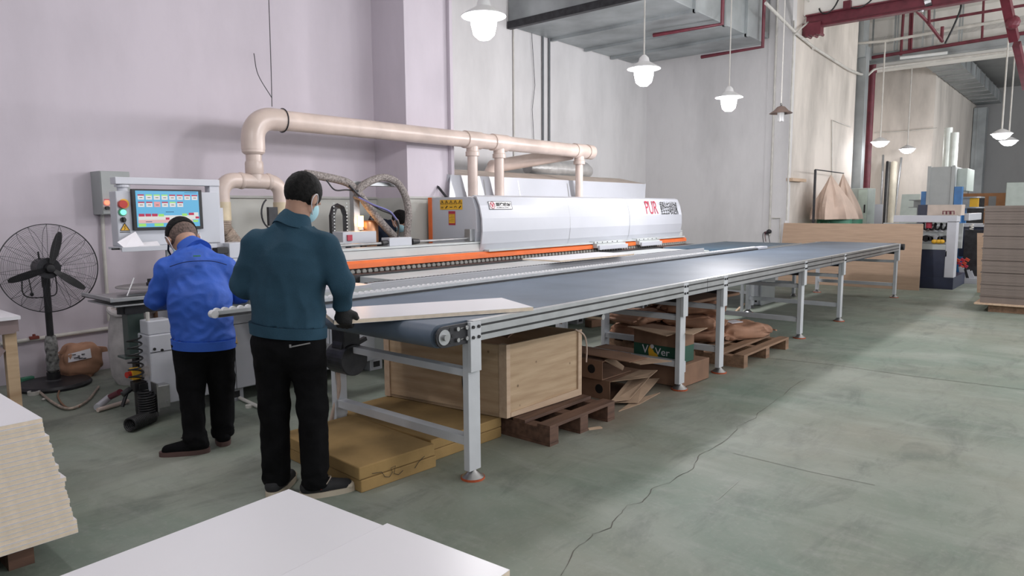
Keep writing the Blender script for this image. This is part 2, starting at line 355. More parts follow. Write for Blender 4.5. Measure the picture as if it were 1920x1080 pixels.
sc = [at(x, y, 'Z', 0).to_2d() for x, y in ((1345, 938), (1365, 920), (1384, 903))]
o = part('scratch', ribbon(sc, [.0015]*3), mat('pale_scratch', (.40, .41, .38), .8), fl); o['kind'] = 'structure'

# ---- pipes and conduits on the walls
def pipe_thing(name, pts, r, m, label, cat, group=None, n=10, smooth=True):
    mb = MB().tube(pts, r, n); mb.smooth = smooth
    return solo(name, mb, m, label, cat, group)
def vert(px, y0, ax, v, z0, z1, off=0):
    p = at(px, y0, ax, v); return [(p.x, p.y+(-off if ax == 'Y' else 0), z0), (p.x, p.y+(-off if ax == 'Y' else 0), z1)]
pipe_thing('conduit', vert(963, 120, 'Y', 5.43, 2.2, 6.15), .014, M_pvcw, 'pale thin conduit rising on the recessed wall left of the two dark conduits', 'conduit')
pipe_thing('conduit', vert(1018, 120, 'Y', 5.42, 2.2, 4.6), .02, mat('dark_conduit', (.16, .17, .18), .5), 'left of the pair of dark vertical conduits under the overhead duct', 'conduit')
pipe_thing('conduit', vert(1030, 120, 'Y', 5.42, 2.2, 4.6), .02, MATS['dark_conduit'], 'right of the pair of dark vertical conduits under the overhead duct', 'conduit')
q = [at(993, 0, 'Y', 5.42), at(1000, 110, 'Y', 5.42), at(1003, 160, 'Y', 5.42), at(998, 205, 'Y', 5.42), at(1001, 262, 'Y', 5.42)]
pipe_thing('hanging_wire', q, .005, M_dark, 'thin loose dark wire hanging down the recessed wall beside the dark conduits', 'wire', n=6)
q = [at(0, 645, 'Y', 4.42), at(187, 618, 'Y', 4.42), at(250, 609, 'Y', 4.42)]
t = thing('wall_pipe', (-.7, 4.42, .36), 'thin pipe along the left wall low behind the black fan, with a red valve', 'pipe')
part('pipe', MB().tube(q, .018, 10).sm(), M_pvcw, t)
c = at(64, 633, 'Y', 4.40)
part('valve', MB().box(c.x-.035, c.x+.035, c.y-.02, c.y+.02, c.z-.012, c.z+.012).cyl((c.x, c.y, c.z-.01), (c.x, c.y, c.z+.03), .012), mat('rust_red', (.16, .03, .02), .7), t, .003)
# conduit below the wall switch box and lower bracket
q = [at(192, 402, 'Y', 4.42), at(195, 470, 'Y', 4.42), at(199, 560, 'Y', 4.42)]
pipe_thing('conduit', [q[0], q[1], (q[1].x, q[1].y, .45)], .016, M_pvcw, 'white conduit running down the left wall under the grey switch box', 'conduit')
pipe_thing('conduit', vert(1451, 200, 'X', 11.36, .9, 6.1), .022, M_pvcw, 'grey-white conduit on the back wall just left of the corner pilaster', 'conduit')
pipe_thing('conduit', vert(1485, 150, 'Y', 2.26, 1.2, 5.0), .02, M_pvcw, 'white conduit running down the warm-lit wall corner under the red beam', 'conduit')
a = at(1448, 409, 'X', 11.36); b = at(1463, 409, 'X', 11.36); c = at(1462, 456, 'X', 11.36)
pipe_thing('conduit', [a, b, c, (c.x, c.y, .3)], .014, M_pvcw, 'small white hooked conduit low on the back wall beside the brown leaning sheet', 'conduit')
# cable tangle on the back wall
t = thing('cable_tangle', at(1442, 435, 'X', 11.33), 'tangle of thin wires on a dark plug on the back wall above the cross conveyor', 'cable')
c = at(1442, 434, 'X', 11.33)
part('plug', MB().ell(c, .05, .05, .045).ell(c+Vector((0, .05, -.03)), .04, .05, .03), M_dark, t)
for k, (x, y) in enumerate(((1432, 456), (1436, 453), (1444, 458))):
    e = at(x, y, 'X', 11.3); part('wire', MB().tube(bez(c, c+Vector((-.05, .12-.06*k, 0)), e+Vector((0, .05, .2)), e, 8), .006, 6), M_red if k == 1 else M_dark, t)
# corner of white cables by the red beam
a = [at(*p, 'Y', 2.25) for p in ((1436, 6), (1488, 58), (1525, 88), (1562, 112), (1592, 131))]
a += [at(1612, 139, 'X', 15.95), at(1627, 141, 'X', 16.5), at(1638, 131, 'X', 16.9), at(1650, 127, 'X', 17.0), at(1780, 110, 'X', 17.0), at(1905, 95, 'X', 17.0)]
pipe_thing('cable_conduit', a, .03, M_pvcw, 'long white conduit climbing down the warm wall and crossing to the farther lamps', 'conduit')
a = [at(1525, 90, 'Y', 2.25), at(1540, 88, 'X', 14.5), at(1560, 86, 'X', 16), at(1660, 77, 'X', 16), at(1890, 37, 'X', 16)]
pipe_thing('cable_conduit', a, .032, M_pvcw, 'straight white conduit crossing overhead that carries the first far lamps', 'conduit')
a = [at(*p, 'Y', 2.22) for p in ((1514, 0), (1527, 17), (1518, 38), (1500, 55), (1490, 65))]
pipe_thing('cable', cr(a), .018, M_pvcw, 'pair of white cables looping past the end of the red beam', 'cable')
a = [at(*p, 'X', 18.5) for p in ((1400, 300),)]
# thin white conduit loop on the warm wall
a = [at(1560, 420, 'Y', 2.28), at(1560, 225, 'Y', 2.28), at(1594, 238, 'Y', 2.28)]
pipe_thing('conduit', a, .014, M_pvcw, 'thin grey conduit with a bend above the dust bags on the warm wall', 'conduit')
a = [at(1640, 249, 'X', 19.95), at(1700, 246, 'X', 19.95), at(1757, 240, 'X', 19.95)]
pipe_thing('conduit', a, .014, M_pvcw, 'thin conduit crossing the far pale wall behind the two far lamps', 'conduit')
# vertical grey duct and red pipe in the niche
p0 = at(1600, 300, 'X', 16.2); p1 = at(1618, 300, 'X', 16.2)
solo('duct_riser', MB().box(16.1, 16.35, p1.y, p0.y, .0, 5.3), M_galv, 'tall narrow galvanised duct rising beside the dark red pipe', 'duct', bevel=.01)
p0 = at(1628, 280, 'X', 17.5)
t = thing('riser_pipe', (p0.x, p0.y, 0), 'thick dark red vertical pipe in the corner behind the dust bags', 'pipe')
part('pipe', MB().cyl((p0.x, p0.y, 0), (p0.x, p0.y, 5.3), .085, n=20).sm(), M_red, t)
part('coupling', MB().cyl((p0.x, p0.y, 4.9), (p0.x, p0.y, 5.0), .11, n=20).cyl((p0.x, p0.y, 4.6), (p0.x-.02, p0.y+.3, 4.62), .05), M_red, t)
# ---- overhead duct
D0, D1, DY = 6.67, 10.75, 2.62
t = thing('overhead_duct', (8.7, 4.0, 4.55), 'large galvanised rectangular duct hung under the ceiling against the recessed wall', 'duct')
part('casing', MB().box(D0, D1, DY, 5.44, 4.55, 6.15), M_galv, t, .01)
for x in (7.85, 8.95, 9.9): part('flange', MB().box(x-.03, x+.03, DY-.03, 5.43, 4.50, 4.55).box(x-.03, x+.03, DY-.05, DY, 4.50, 6.1), M_galv, t)
part('flange', MB().box(D0-.04, D0+.05, DY-.03, 5.43, 4.5, 4.62), M_dark, t)
part('shelf', MB().box(D1, 11.35, 2.75, 5.43, 4.75, 4.85).box(D1, 11.2, 2.8, 5.43, 4.62, 4.7), M_galv, t)
a = [at(1225, 66, 'Z', 4.42), at(1354, 45, 'Z', 4.42)]; a.append(Vector((a[1].x, a[1].y, 6.1)))
pipe_thing('sprinkler_pipe', a, .035, M_red, 'dark red pipe bent under the overhead duct, the nearer of the two', 'pipe')
a = [at(1315, 107, 'Z', 4.42), at(1430, 88, 'Z', 4.42)]; a.append(Vector((a[1].x, a[1].y, 6.1)))
pipe_thing('sprinkler_pipe', a, .035, M_red, 'dark red pipe bent around the far end of the overhead duct', 'pipe')
# ---- red crane beam with cables
t = thing('crane_beam', (12.1, 2.2, 4.95), 'dark red steel beam under the white concrete beam, with black cable loops', 'beam')
part('beam', MB().box(12.0, 12.02, -8.8, 2.25, 4.98, 5.2).box(11.93, 12.09, -8.8, 2.25, 4.96, 4.985).box(11.93, 12.09, -8.8, 2.25, 5.19, 5.215), M_red, t)
part('end_bracket', MB().box(11.92, 12.12, 1.95, 2.29, 4.82, 5.05).cyl((11.9, 2.2, 4.82), (12.15, 2.2, 4.82), .03).cyl((11.9, 2.08, 4.82), (12.15, 2.08, 4.82), .03).cyl((11.9, 1.97, 4.83), (12.15, 1.97, 4.83), .03), M_red, t)
part('clamp', MB().box(11.9, 12.02, 1.42, 1.55, 5.2, 5.34), M_red, t)
for y0, y1 in ((2.0, 1.62), (1.5, .95)):
    part('cable', MB().tube(bez((11.95, y0, 5.3), (11.93, y0-.05, 5.12), (11.93, y1+.1, 5.1), (11.95, y1, 5.5), 10), .014, 8).sm(), M_black, t)
part('ring', MB().cyl((12.05, .27, 4.94), (12.05, .2, 4.94+.28), .05).cyl((12.05, .2, 5.1), (12.05, .1, 5.12), .14, n=18), M_steel, t)
# ---- overhead steel frame of the second bay
solo('steel_band', MB().box(17.3, 17.5, -9, 2.9, 5.12, 5.3).box(17.25, 17.32, -9, 2.9, 5.3, 5.34).box(17.25, 17.32, -9, 2.9, 5.08, 5.12), M_galv, 'wide grey steel channel spanning the second bay in front of the far ceiling', 'beam')
struct('trim_6', MB().box(17.6, 18.0, -9, 2.9, 4.98, 6.2), W_ceil)
a = [at(1635, 108, 'X', 16.9), at(1920, 62, 'X', 16.9), at(2300, 5, 'X', 16.9)]
pipe_thing('red_pipe', a, .042, M_red, 'long dark red pipe lying along the top of the grey steel channel', 'pipe')
a = [at(1740, 40, 'X', 15.2), at(1920, 10, 'X', 15.2), at(2200, -40, 'X', 15.2)]
pipe_thing('red_pipe', a, .03, M_red, 'red pipe crossing the top right between the diagonal braces', 'pipe')
a = [at(1712, 14, 'X', 14), at(1738, 40, 'X', 14.5), at(1767, 78, 'X', 15)]
pipe_thing('red_brace', a, .032, M_red, 'short red diagonal brace below the crane beam', 'brace')
pipe_thing('red_brace', [at(1742, 8, 'X', 14.5), at(1742, 45, 'X', 14.5)], .03, M_red, 'short upright red strut joining the diagonal brace', 'brace')
pipe_thing('red_brace', [at(1767, 50, 'X', 15), at(1765, 78, 'X', 15)], .035, M_red, 'small red stub at the foot of the diagonal brace', 'brace')
pipe_thing('red_pipe', [Vector((16.9, at(1691, 80, 'X', 16.9).y, 6.2)), at(1689, 104, 'X', 16.9)], .032, M_red, 'upright dark red pipe dropping to the steel channel', 'pipe')
pipe_thing('red_pipe', [Vector((16.9, at(1841, 50, 'X', 16.9).y, 6.2)), at(1841, 76, 'X', 16.9)], .026, M_red, 'thin upright dark red pipe above the steel channel near the right edge', 'pipe')
for x in (1704, 1708): pipe_thing('red_pipe', [Vector((17.0, at(x, 80, 'X', 17.0).y, 6.2)), at(x, 97, 'X', 16.95)], .025, M_red, ('left' if x == 1704 else 'right')+' thin short red pipe of the pair above the steel channel', 'pipe', 'paired red stubs')
t = thing('red_girder', at(1900, 60, 'X', 13), 'heavy dark red sloping girder at the upper right corner', 'girder')
a, b = at(1884, -10, 'X', 13), at(1902, 75, 'X', 13.6); part('upper_member', MB().tube([a, b], .10, 4), M_red, t)
a, b = at(1906, 82, 'X', 14.4), at(1925, 165, 'X', 15.4); part('lower_member', MB().tube([a, b], .085, 4), M_red, t)
a = at(1899, 42, 'X', 13.3); part('knuckle', MB().ell(a, .10, .12, .13), M_red, t)
for ih, (x, y0, y1) in enumerate(((1676, 22, 105), (1681, 30, 100), (1729, 40, 95), (1748, 60, 93), (1797, 50, 85), (1802, 48, 84), (1635, 50, 105))):
    solo('hanger_rod', MB().tube([at(x, y0, 'X', 17.2)*Vector((1, 1, 0)) + Vector((0, 0, 6.2)) if False else Vector((17.2, at(x, y1, 'X', 17.2).y, 6.2)), Vector((17.2, at(x, y1, 'X', 17.2).y, 5.34))], .025, 4), M_galv, ordinal((2,3,4,5,6,7,1)[ih])+' grey hanger strut from the left above the steel channel', 'hanger', 'hanger struts above the steel channel')
a, b = at(1600, 40, 'X', 16), at(1616, 40, 'X', 16)
solo('vertical_duct', MB().box(16, 16.5, b.y-.05, a.y+.05, 5.34, 6.2).box(16, 16.6, b.y-.1, a.y+.1, 5.05, 5.34), M_galv, 'square galvanised duct stub at the left end of the steel channel', 'duct')
pipe_thing('black_cable', cr([at(*p, 'X', 15) for p in ((1795, 0), (1802, 12), (1790, 45), (1772, 82))]), .02, M_black, 'black cable swinging down from the roof near the diagonal brace', 'cable')
# ladder duct running away under the dark ceiling
t = thing('far_duct', (22, .95, 5.1), 'long grey ribbed duct running away under the dark far ceiling', 'duct')
part('casing', MB().box(18.0, 27.5, .55, 1.28, 5.05, 5.4), M_galv, t)
for k in range(10): part('rib', MB().box(18.4+k*.9, 18.46+k*.9, .53, 1.29, 5.03, 5.42), M_steel, t)
a, b = at(1817, 300, 'X', 27.3), at(1846, 300, 'X', 27.3)
solo('far_duct_riser', MB().box(27.0, 27.5, b.y, min(a.y, 1.29), 0, 4.9).box(26.98, 27.0, (a.y+b.y)/2-.03, (a.y+b.y)/2+.03, 0, 4.9), M_galv, 'tall grey galvanised duct standing against the dark end wall', 'duct')
# fluorescent batten
a, b = at(1688, 109, 'X', 16.6), at(1776, 99, 'X', 16.6)
t = thing('tube_light', (a+b)/2, 'unlit silvery tube light hung under the steel channel', 'tube light')
part('tube', MB().tube([a, b], .035, 12).sm(), mat('tube_white', (.8, .82, .82), .3), t)
part('batten', MB().tube([a+Vector((.1, 0, .03)), b+Vector((.1, 0, .03))], .04, 4), M_galv, t)

# ---- pendant lamps
def pendant(x, y, zc, top, lit, label, r=.18, glow=1.0, rod=.008):
    t = thing('pendant_lamp', (x, y, zc), label, 'lamp', 'pendant lamps')
    part('cord', MB().tube([(0, 0, .14), (0, 0, top-zc)], rod, 8), M_pvcw, t, off=False)
    if lit:
        part('shade', MB().lathe([(.02, .16), (.05, .13), (.06, .09), (r, .02), (r, .012), (.05, .08)], (0, 0, 0)).sm(), mat('enamel_shade', (.75, .75, .76), .3), t, off=False)
        part('bulb', MB().lathe([(.0, -.17), (.045, -.165), (.085, -.13), (.104, -.05), (.106, .03), (.055, .055)], (0, 0, 0)).sm(), M_glow, t, off=False)
        lamp_light(x, y, zc-.25, LAMP_W*glow)
    else:
        part('shade', MB().lathe([(.02, .12), (.06, .105), (.11, .05), (r, .005), (r-.01, 0), (.06, .06)], (0, 0, 0)).sm(), mat('brown_shade', (.20, .14, .12), .5), t, off=False)
        part('globe', MB().lathe([(.0, -.13), (.05, -.125), (.055, -.06), (.055, .03), (.03, .05)], (0, 0, 0)).sm(), M_glass, t, off=False)
        part('hook', MB().tube([(.025*math.cos(a), 0, .14+.025*math.sin(a)) for a in [k*PI/5 for k in range(10)]], .006, 6, closed=True), M_dark, t, off=False)
    return t
pendant(1.64, 1.38, 2.98, 6.2, True, 'lit pendant lamp nearest the camera, above the start of the belt', glow=.55)
pendant(4.24, 1.41, 2.95, 6.2, True, 'lit pendant lamp in front of the overhead duct, second of the row', glow=.42)
pendant(6.58, 1.45, 2.92, 6.2, True, 'lit pendant lamp in front of the plain back wall, third of the row', glow=2.0)
pendant(8.83, 1.55, 2.95, 6.2, False, 'unlit pendant lamp with a brown shade and clear globe', .18)
def far_pendant(px, py, X, top, label, p):
    c = at(px, py, 'X', X); t = thing('pendant_lamp', (c.x, c.y, c.z), label, 'lamp', 'pendant lamps of the second bay')
    part('cord', MB().tube([(0, 0, .1), (0, 0, top-c.z)], .017, 8), M_pvcw, t, off=False)
    part('shade', MB().lathe([(.03, .13), (.08, .11), (.21, .03), (.21, .02), (.05, .06)], (0, 0, 0)).sm(), MATS['enamel_shade'], t, off=False)
    part('bulb', MB().lathe([(.0, -.10), (.08, -.09), (.15, -.04), (.19, .02), (.05, .04)], (0, 0, 0)).sm(), M_glow, t, off=False)
    lamp_light(c.x, c.y, c.z-.2, p)
far_pendant(1650, 268, 16, at(1657, 77, 'X', 16).z, 'lit white pendant lamp beside the dark red riser pipe', 22)
far_pendant(1701, 281, 19, 5.6, 'small lit pendant lamp in front of the far pale wall', 10)
far_pendant(1878, 253, 16, at(1888, 38, 'X', 16).z, 'lit pendant lamp on a long white cord at the right edge', 70)
far_pendant(1891, 266, 19, 5.6, 'lit pendant lamp just right of and behind the long corded one', 50)
# steel wire that holds the dust pipe
pipe_thing('hanging_wire', cr([at(504, 0, 'Y', 3.62), at(508, 120, 'Y', 3.62), at(510, 200, 'Y', 3.62)]), .004, M_dark, 'thin steel wire holding up the elbow of the beige pipe', 'wire', n=6)
pipe_thing('hanging_wire', cr([at(476, 100, 'Y', 3.62), at(484, 140, 'Y', 3.62), at(510, 184, 'Y', 3.62)]), .004, M_dark, 'loose curved end of steel wire above the beige pipe elbow', 'wire', n=6)
# ================================================================== LONG BELT CONVEYOR
t = thing('belt_conveyor', (0, .58, 0), 'long blue-grey belt conveyor on white legs running the length of the hall', 'conveyor')
BX0, BX1, BY0, BY1 = -.22, 9.98, -.01, 1.13
prof = [(BX0+.0, .87)]+[(BX0-.06*math.sin(a), .81+.06*math.cos(a)) for a in [k*PI/10 for k in range(1, 11)]]
prof += [(BX0+.5, .748), (BX1-1.2, .735), (BX1, .75)]+[(BX1+.06*math.sin(a), .81-.06*math.cos(a)) for a in [k*PI/10 for k in range(1, 11)]]
part('belt', MB().prism(prof, 'Y', BY0+.012, BY1-.012).sm(), M_belt, t)
def rail(y, sgn):
    mb = MB(); z0 = .762; z1 = .872
    # extruded profile with two grooves
    p = [(0, z0), (.045, z0), (.045, z1), (0, z1), (0, z1-.022), (.012, z1-.022), (.012, z1-.034), (0, z1-.034), (0, z0+.04), (.012, z0+.04), (.012, z0+.028), (0, z0+.028)]
    mb.prism([(y+sgn*u-(.0225*sgn), v) for u, v in p], 'X', -.03, 9.85); return mb
sr = part('side_rail', rail(-.035, 1), M_alu, t)
part('rail_slot', MB().box(-.03, 9.85, -.0576, -.048, .839, .850), M_black, sr)
part('rail_slot', MB().box(-.03, 9.85, -.0576, -.048, .790, .800), M_black, sr)
part('rail_seam', MB().box(2.78, 2.784, -.0585, -.0575, .762, .872).box(6.2, 6.204, -.0585, -.0575, .762, .872), M_dark, sr)
part('side_rail', rail(1.16, -1), M_alu, t)
part('slider_bed', MB().box(-.1, 9.8, .0, 1.12, .79, .85), M_dark, t)
def end_plate(y, x0, x1, sg):
    mb = MB(); xc = x0
    pl = [(xc+.055*math.cos(a), .81+.055*math.sin(a)) for a in [PI/2+k*PI/8 for k in range(9)]] if sg > 0 else [(xc+.055*math.cos(a), .81+.055*math.sin(a)) for a in [PI/2-k*PI/8 for k in range(9)]]
    pl += [(x1, .755), (x1, .865)]
    return mb.prism(pl, 'Y', y-.004, y+.006)
for y, nm in ((-.032, 0), (1.155, 1)):
    pb = part('end_plate', end_plate(y, BX0, -.03, 1), M_dark, t, .001)
    if nm == 0:
        for bx, bz in ((-.13, .842), (-.065, .842), (-.13, .785), (-.065, .785)): part('bolt', MB().cyl((bx, -.05, bz), (bx, -.034, bz), .011, n=12).cyl((bx+.02, -.042, bz), (bx+.05, -.036, bz), .004, n=6), M_steel, pb)
        for bx, bz in ((-.175, .845), (-.16, .81), (-.175, .78)): part('hole', MB().cyl((bx, -.0385, bz), (bx, -.034, bz), .009, n=12), M_black, pb)
    part('roller_shaft', MB().cyl((BX0, y-.025, .81), (BX0, y+.01, .81), .017, n=16), M_steel, t)
    part('bearing', MB().cyl((BX0, y-.008, .81), (BX0, y+.002, .81), .04, n=24), M_alu, t)
part('end_plate', end_plate(-.032, BX1, 9.8, -1), M_dark, t, .001)
part('end_plate', end_plate(1.155, BX1, 9.8, -1), M_dark, t, .001)
part('drive_knob', MB().cyl((BX1, -.09, .81), (BX1, -.03, .81), .05, n=16), M_dark, t)
LX = [0, 2.408, 3.16, 5.284, 6.795, 9.83]
for i, x in enumerate(LX):
    for y, sy in ((0.0, -1), (1.20, 1)):
        y = -.012 if sy < 0 else 1.18
        lg = part('leg', MB().box(x-.045, x+.045, y-.02, y+.022, .05, .752), M_leg, t, .003)
        yo = y-.02 if sy < 0 else y+.022
        mp = part('mounting_plate', MB().box(x-.05, x+.03, min(yo, yo+sy*.026), max(yo, yo+sy*.026), .60, .868), M_leg, lg, .002)
        ft = part('foot', MB().lathe([(.062, 0), (.062, .012), (.05, .022), (.02, .045), (.012, .06)], (x, y, 0), 20).sm(), M_steel, lg)
        part('foot_pad', MB().cyl((x, y, 0.0), (x, y, .011), .066, n=20), mat('orange_rubber', (.45, .09, .03), .7), lg)
        if sy < 0 and i < 5:
            for bx in (-.032, .01):
                for bz in (.84, .785): part('bolt', MB().cyl((x+bx, yo-.034, bz), (x+bx, yo-.025, bz), .009, n=10), M_black, lg)
    part('crossbar', MB().box(x-.03, x+.03, .01, 1.16, .565, .605), M_leg, t, .002)
    part('crossbar', MB().box(x-.03, x+.03, .01, 1.16, .185, .235), M_leg, t, .002)
    if i: part('roller_bracket', MB().box(x+.03, x+.09, -.02, 1.16, .70, .745), M_dark, t)
part('idler_roller', MB().cyl((1.3, 0.0, .725), (1.3, 1.13, .725), .02, n=12), M_steel, t)
# small white sticker on the second leg
part('junction_plate', MB().box(LX[1]+.05, LX[1]+.085, -.02, .01, .13, .22), M_white, t)
part('drip_cable', MB().tube(cr([(0.02, 1.1, .6), (-.03, 1.14, .45), (-.02, 1.16, .3), (-.05, 1.2, .12), (-.06, 1.22, .02)]), .014, 8).sm(), M_cloth, t)
# drive motor (dark, round) hanging at the far side of the first frame
mt = part('drive_motor', MB().cyl((-.02, .98, .52), (-.02, 1.16, .52), .10, n=28).cyl((-.02, 1.02, .60), (-.02, 1.12, .60), .07, n=24).box(-.08, .04, 1.0, 1.13, .58, .72), M_dark, t, .004)
part('motor_handle', MB().box(-.01, .12, 1.03, 1.06, .60, .625, rot=Matrix.Rotation(-.3, 3, 'Y')), M_dark, mt)

# ================================================================== WHEEL RAIL along the belt's far edge
t = thing('wheel_rail', (.5, 1.14, 0), 'thin rail of white skate wheels along the far edge of the long belt', 'roller rail')
RY = 1.155
part('channel', MB().box(-.80, 6.95, RY-.02, RY-.014, .872, .905).box(-.80, 6.95, RY+.014, RY+.02, .872, .905).box(-.80, 6.95, RY-.02, RY+.02, .869, .876), M_alu, t)
part('skirt', MB().box(-.80, 6.95, RY-.03, RY-.021, .872, .886), M_dark, t)
wm = MB().cyl((0, -.012, 0), (0, .012, 0), .021, n=14).sm(); first = None
xs = [-.80+.0465*k for k in range(166)]
M_wheel = mat('white_wheel', (.72, .72, .74), .4, var=.02)
first = part('wheel', wm, M_wheel, t, off=False); first.location = Vector((xs[0], RY, .901))-wloc(t)
for x in xs[1:100]:
    c = first.copy(); COL.objects.link(c); c.location = Vector((x, RY, .901))-wloc(t); c.parent = t
mb = MB()
for x in xs[100:]: mb.cyl((x, RY-.012, .901), (x, RY+.012, .901), .021, n=10)
o = part('wheel', mb.sm(), M_wheel, t); o['kind'] = 'stuff'
for x in (-.55, .6): part('bracket', MB().box(x-.006, x+.006, RY+.021, RY+.03, .77 if x < 0 else .75, .9), M_dark, t)
for x in (2.5, 4.6, 6.6): part('bracket', MB().box(x-.02, x+.02, RY+.021, RY+.05, .0, .9), M_leg, t)
part('end_cap', MB().cyl((-.82, RY-.02, .89), (-.82, RY+.02, .89), .022, n=14), M_wheel, t)
part('end_cap', MB().box(6.95, 7.25, RY-.05, RY+.05, .875, .91), M_white, t, .006)

# ================================================================== CROSS CONVEYOR at the far end
t = thing('cross_conveyor', (8.0, 2.4, 0), 'dark blue cross belt behind the far end of the machine', 'conveyor')
cx0, cx1, cy0, cy1 = 7.0, 9.3, 1.28, 2.58
prof = [(cx0, .86)]+[(cx0-.06*math.sin(a), .80+.06*math.cos(a)) for a in [k*PI/8 for k in range(1, 9)]]+[(cx1, .74)]+[(cx1+.06*math.sin(a), .80-.06*math.cos(a)) for a in [k*PI/8 for k in range(1, 9)]]
part('belt', MB().prism(prof, 'Y', cy0+.05, cy1).sm(), M_belt2, t)
part('side_rail', MB().box(cx0, cx1, cy1, cy1+.04, .75, .865), M_alu, t)
part('side_rail', MB().box(cx0, cx1, cy0+.01, cy0+.05, .75, .865), M_alu, t)
for x in (7.3, 9.1):
    for y in (cy0+.05, cy1-.02):
        lg = part('leg', MB().box(x-.04, x+.04, y-.02, y+.02, .04, .76), M_leg, t, .002); part('foot', MB().cyl((x, y, 0), (x, y, .045), .05, .02, n=14), M_steel, lg)
    part('crossbar', MB().box(x-.025, x+.025, cy0+.05, cy1, .2, .24), M_leg, t)

# ================================================================== white board on the belt
A = Vector((.448, -.078, 0)); B = Vector((.676, .349, 0)); u = (Vector((-.514, .39, 0))-A).normalized(); v = Vector((-u.y, u.x, 0)); v = -v if v.dot(B-A) < 0 else v
c = A+u*.56+v*.235
def slab(name, c, L_, W_, z0, th, rz, label, cat, group=None, top=None, edge=None):
    o = thing(name, (c[0], c[1], z0), label, cat, group, rz)
    e = .0012
    part('core', MB().box(-L_/2, L_/2, -W_/2, W_/2, e, th-e), edge or M_edge, o, off=False)
    part('face', MB().box(-L_/2, L_/2, -W_/2, W_/2, th-e, th), top or M_board, o, off=False)
    part('face', MB().box(-L_/2, L_/2, -W_/2, W_/2, 0, e), top or M_board, o, off=False)
    return o
slab('white_board', c, 1.12, .47, .873, .022, math.atan2(u.y, u.x), 'long white board lying askew on the belt, steadied by the man in teal', 'board')
slab('white_board', (3.62, 1.80), 1.36, .50, .925, .018, -.03, 'white board passing through the machine below the white hood', 'board')
# ================================================================== EDGE BANDING MACHINE
t = thing('edge_banding_machine', (3.5, 3.0, 0), 'long white and grey edge banding machine with orange strip and white hood', 'machine')
MY = 2.43
def mpart(n, mb, m, bevel=0, label=None, par=None): return part(n, mb, m, par or t, bevel, label)
b1 = mpart('front_cabinet', MB().box(-.22, 1.28, MY, 3.35, .10, .77).box(-.66, -.22, MY, MY+.20, .10, .60).box(-.66, -.50, MY+.01, MY+.15, .60, .70), M_white, .008)
mpart('seam', MB().box(-.05, -.046, MY-.002, MY, .10, .60).box(-.22, 1.28, MY-.002, MY, .598, .602).box(-.66, -.22, MY-.002, MY, .478, .482).box(.235, .245, MY-.008, MY, .64, .77), M_dark, par=b1)
mpart('rating_plate', MB().box(-.40, -.30, MY-.003, MY, .37, .52), M_greyg, par=b1)
for x in (-.63, -.58): mpart('screw', MB().cyl((x, MY-.006, .50-(x+.62)*.3), (x, MY, .50-(x+.62)*.3), .01, n=10), M_black, par=b1)
mpart('door_hinge', MB().box(.39, .45, MY-.012, MY, .17, .49), M_machine, .003, par=b1)
mpart('vent', MB().obox((1.10, MY-.001, .66), .035, .004, .006, ry=.5).obox((1.10, MY-.001, .635), .035, .004, .006, ry=.5).obox((1.17, MY-.001, .66), .035, .004, .006, ry=.5).obox((1.17, MY-.001, .635), .035, .004, .006, ry=.5), M_black, par=b1)
b2 = mpart('rear_base', MB().box(1.3, 6.88, 2.55, 3.6, .14, .78).box(6.88, 8.2, 2.68, 3.6, .14, .78), M_machine, .008)
mpart('seam', MB().box(3.0, 3.004, 2.547, 2.55, .14, .78).box(4.8, 4.804, 2.547, 2.55, .14, .78), M_dark, par=b2)
for x in (-.05, 1.31, 2.9, 4.56, 6.2):
    f_ = mpart('machine_foot', MB().box(x-.07, x+.07, 2.46, 2.60, 0, .11).box(x-.05, x+.05, 2.455, 2.46, .02, .09), M_white, .003)
    mpart('foot_slot', MB().box(x-.035, x+.035, 2.45, 2.456, .03, .08), M_dark, par=f_)
    mpart('machine_foot', MB().box(x-.07, x+.07, 3.2, 3.34, 0, .14), M_machine, .003)
mpart('tabletop', MB().box(-.10, 1.2, 2.36, 3.02, .775, .80), M_panelw, .003)
mpart('table_fascia', MB().box(-.10, 1.2, 2.37, 2.40, .745, .775), M_machine)
# infeed table before the roller beam
inf = mpart('infeed_table', MB().box(-.1, .66, 1.66, 2.37, .87, .895), M_panelw, .003)
mpart('fence', MB().box(-.1, .66, 1.655, 1.68, .70, .87), M_machine, par=inf)
mpart('table_arm', MB().box(.05, .15, 1.7, 2.46, .70, .86).box(.5, .6, 1.7, 2.46, .70, .86), M_machine, par=inf)
# roller beam
rb = mpart('support_beam', MB().box(.66, 6.47, 1.70, 1.79, .80, .885).box(.66, 6.47, 1.70, 1.712, .885, .90), M_panelw, .002)
mb = MB()
for k in range(128):
    x = .70+.045*k; mb.obox((x, 1.755, .892), .016, .055, .012, rz=.5)
o = mpart('slot_roller', mb, M_dark, par=rb); o['kind'] = 'stuff'
for x in (.9, 2.6, 4.3, 6.1): mpart('beam_arm', MB().box(x-.04, x+.04, 1.78, 2.56, .68, .80), M_machine, par=rb)
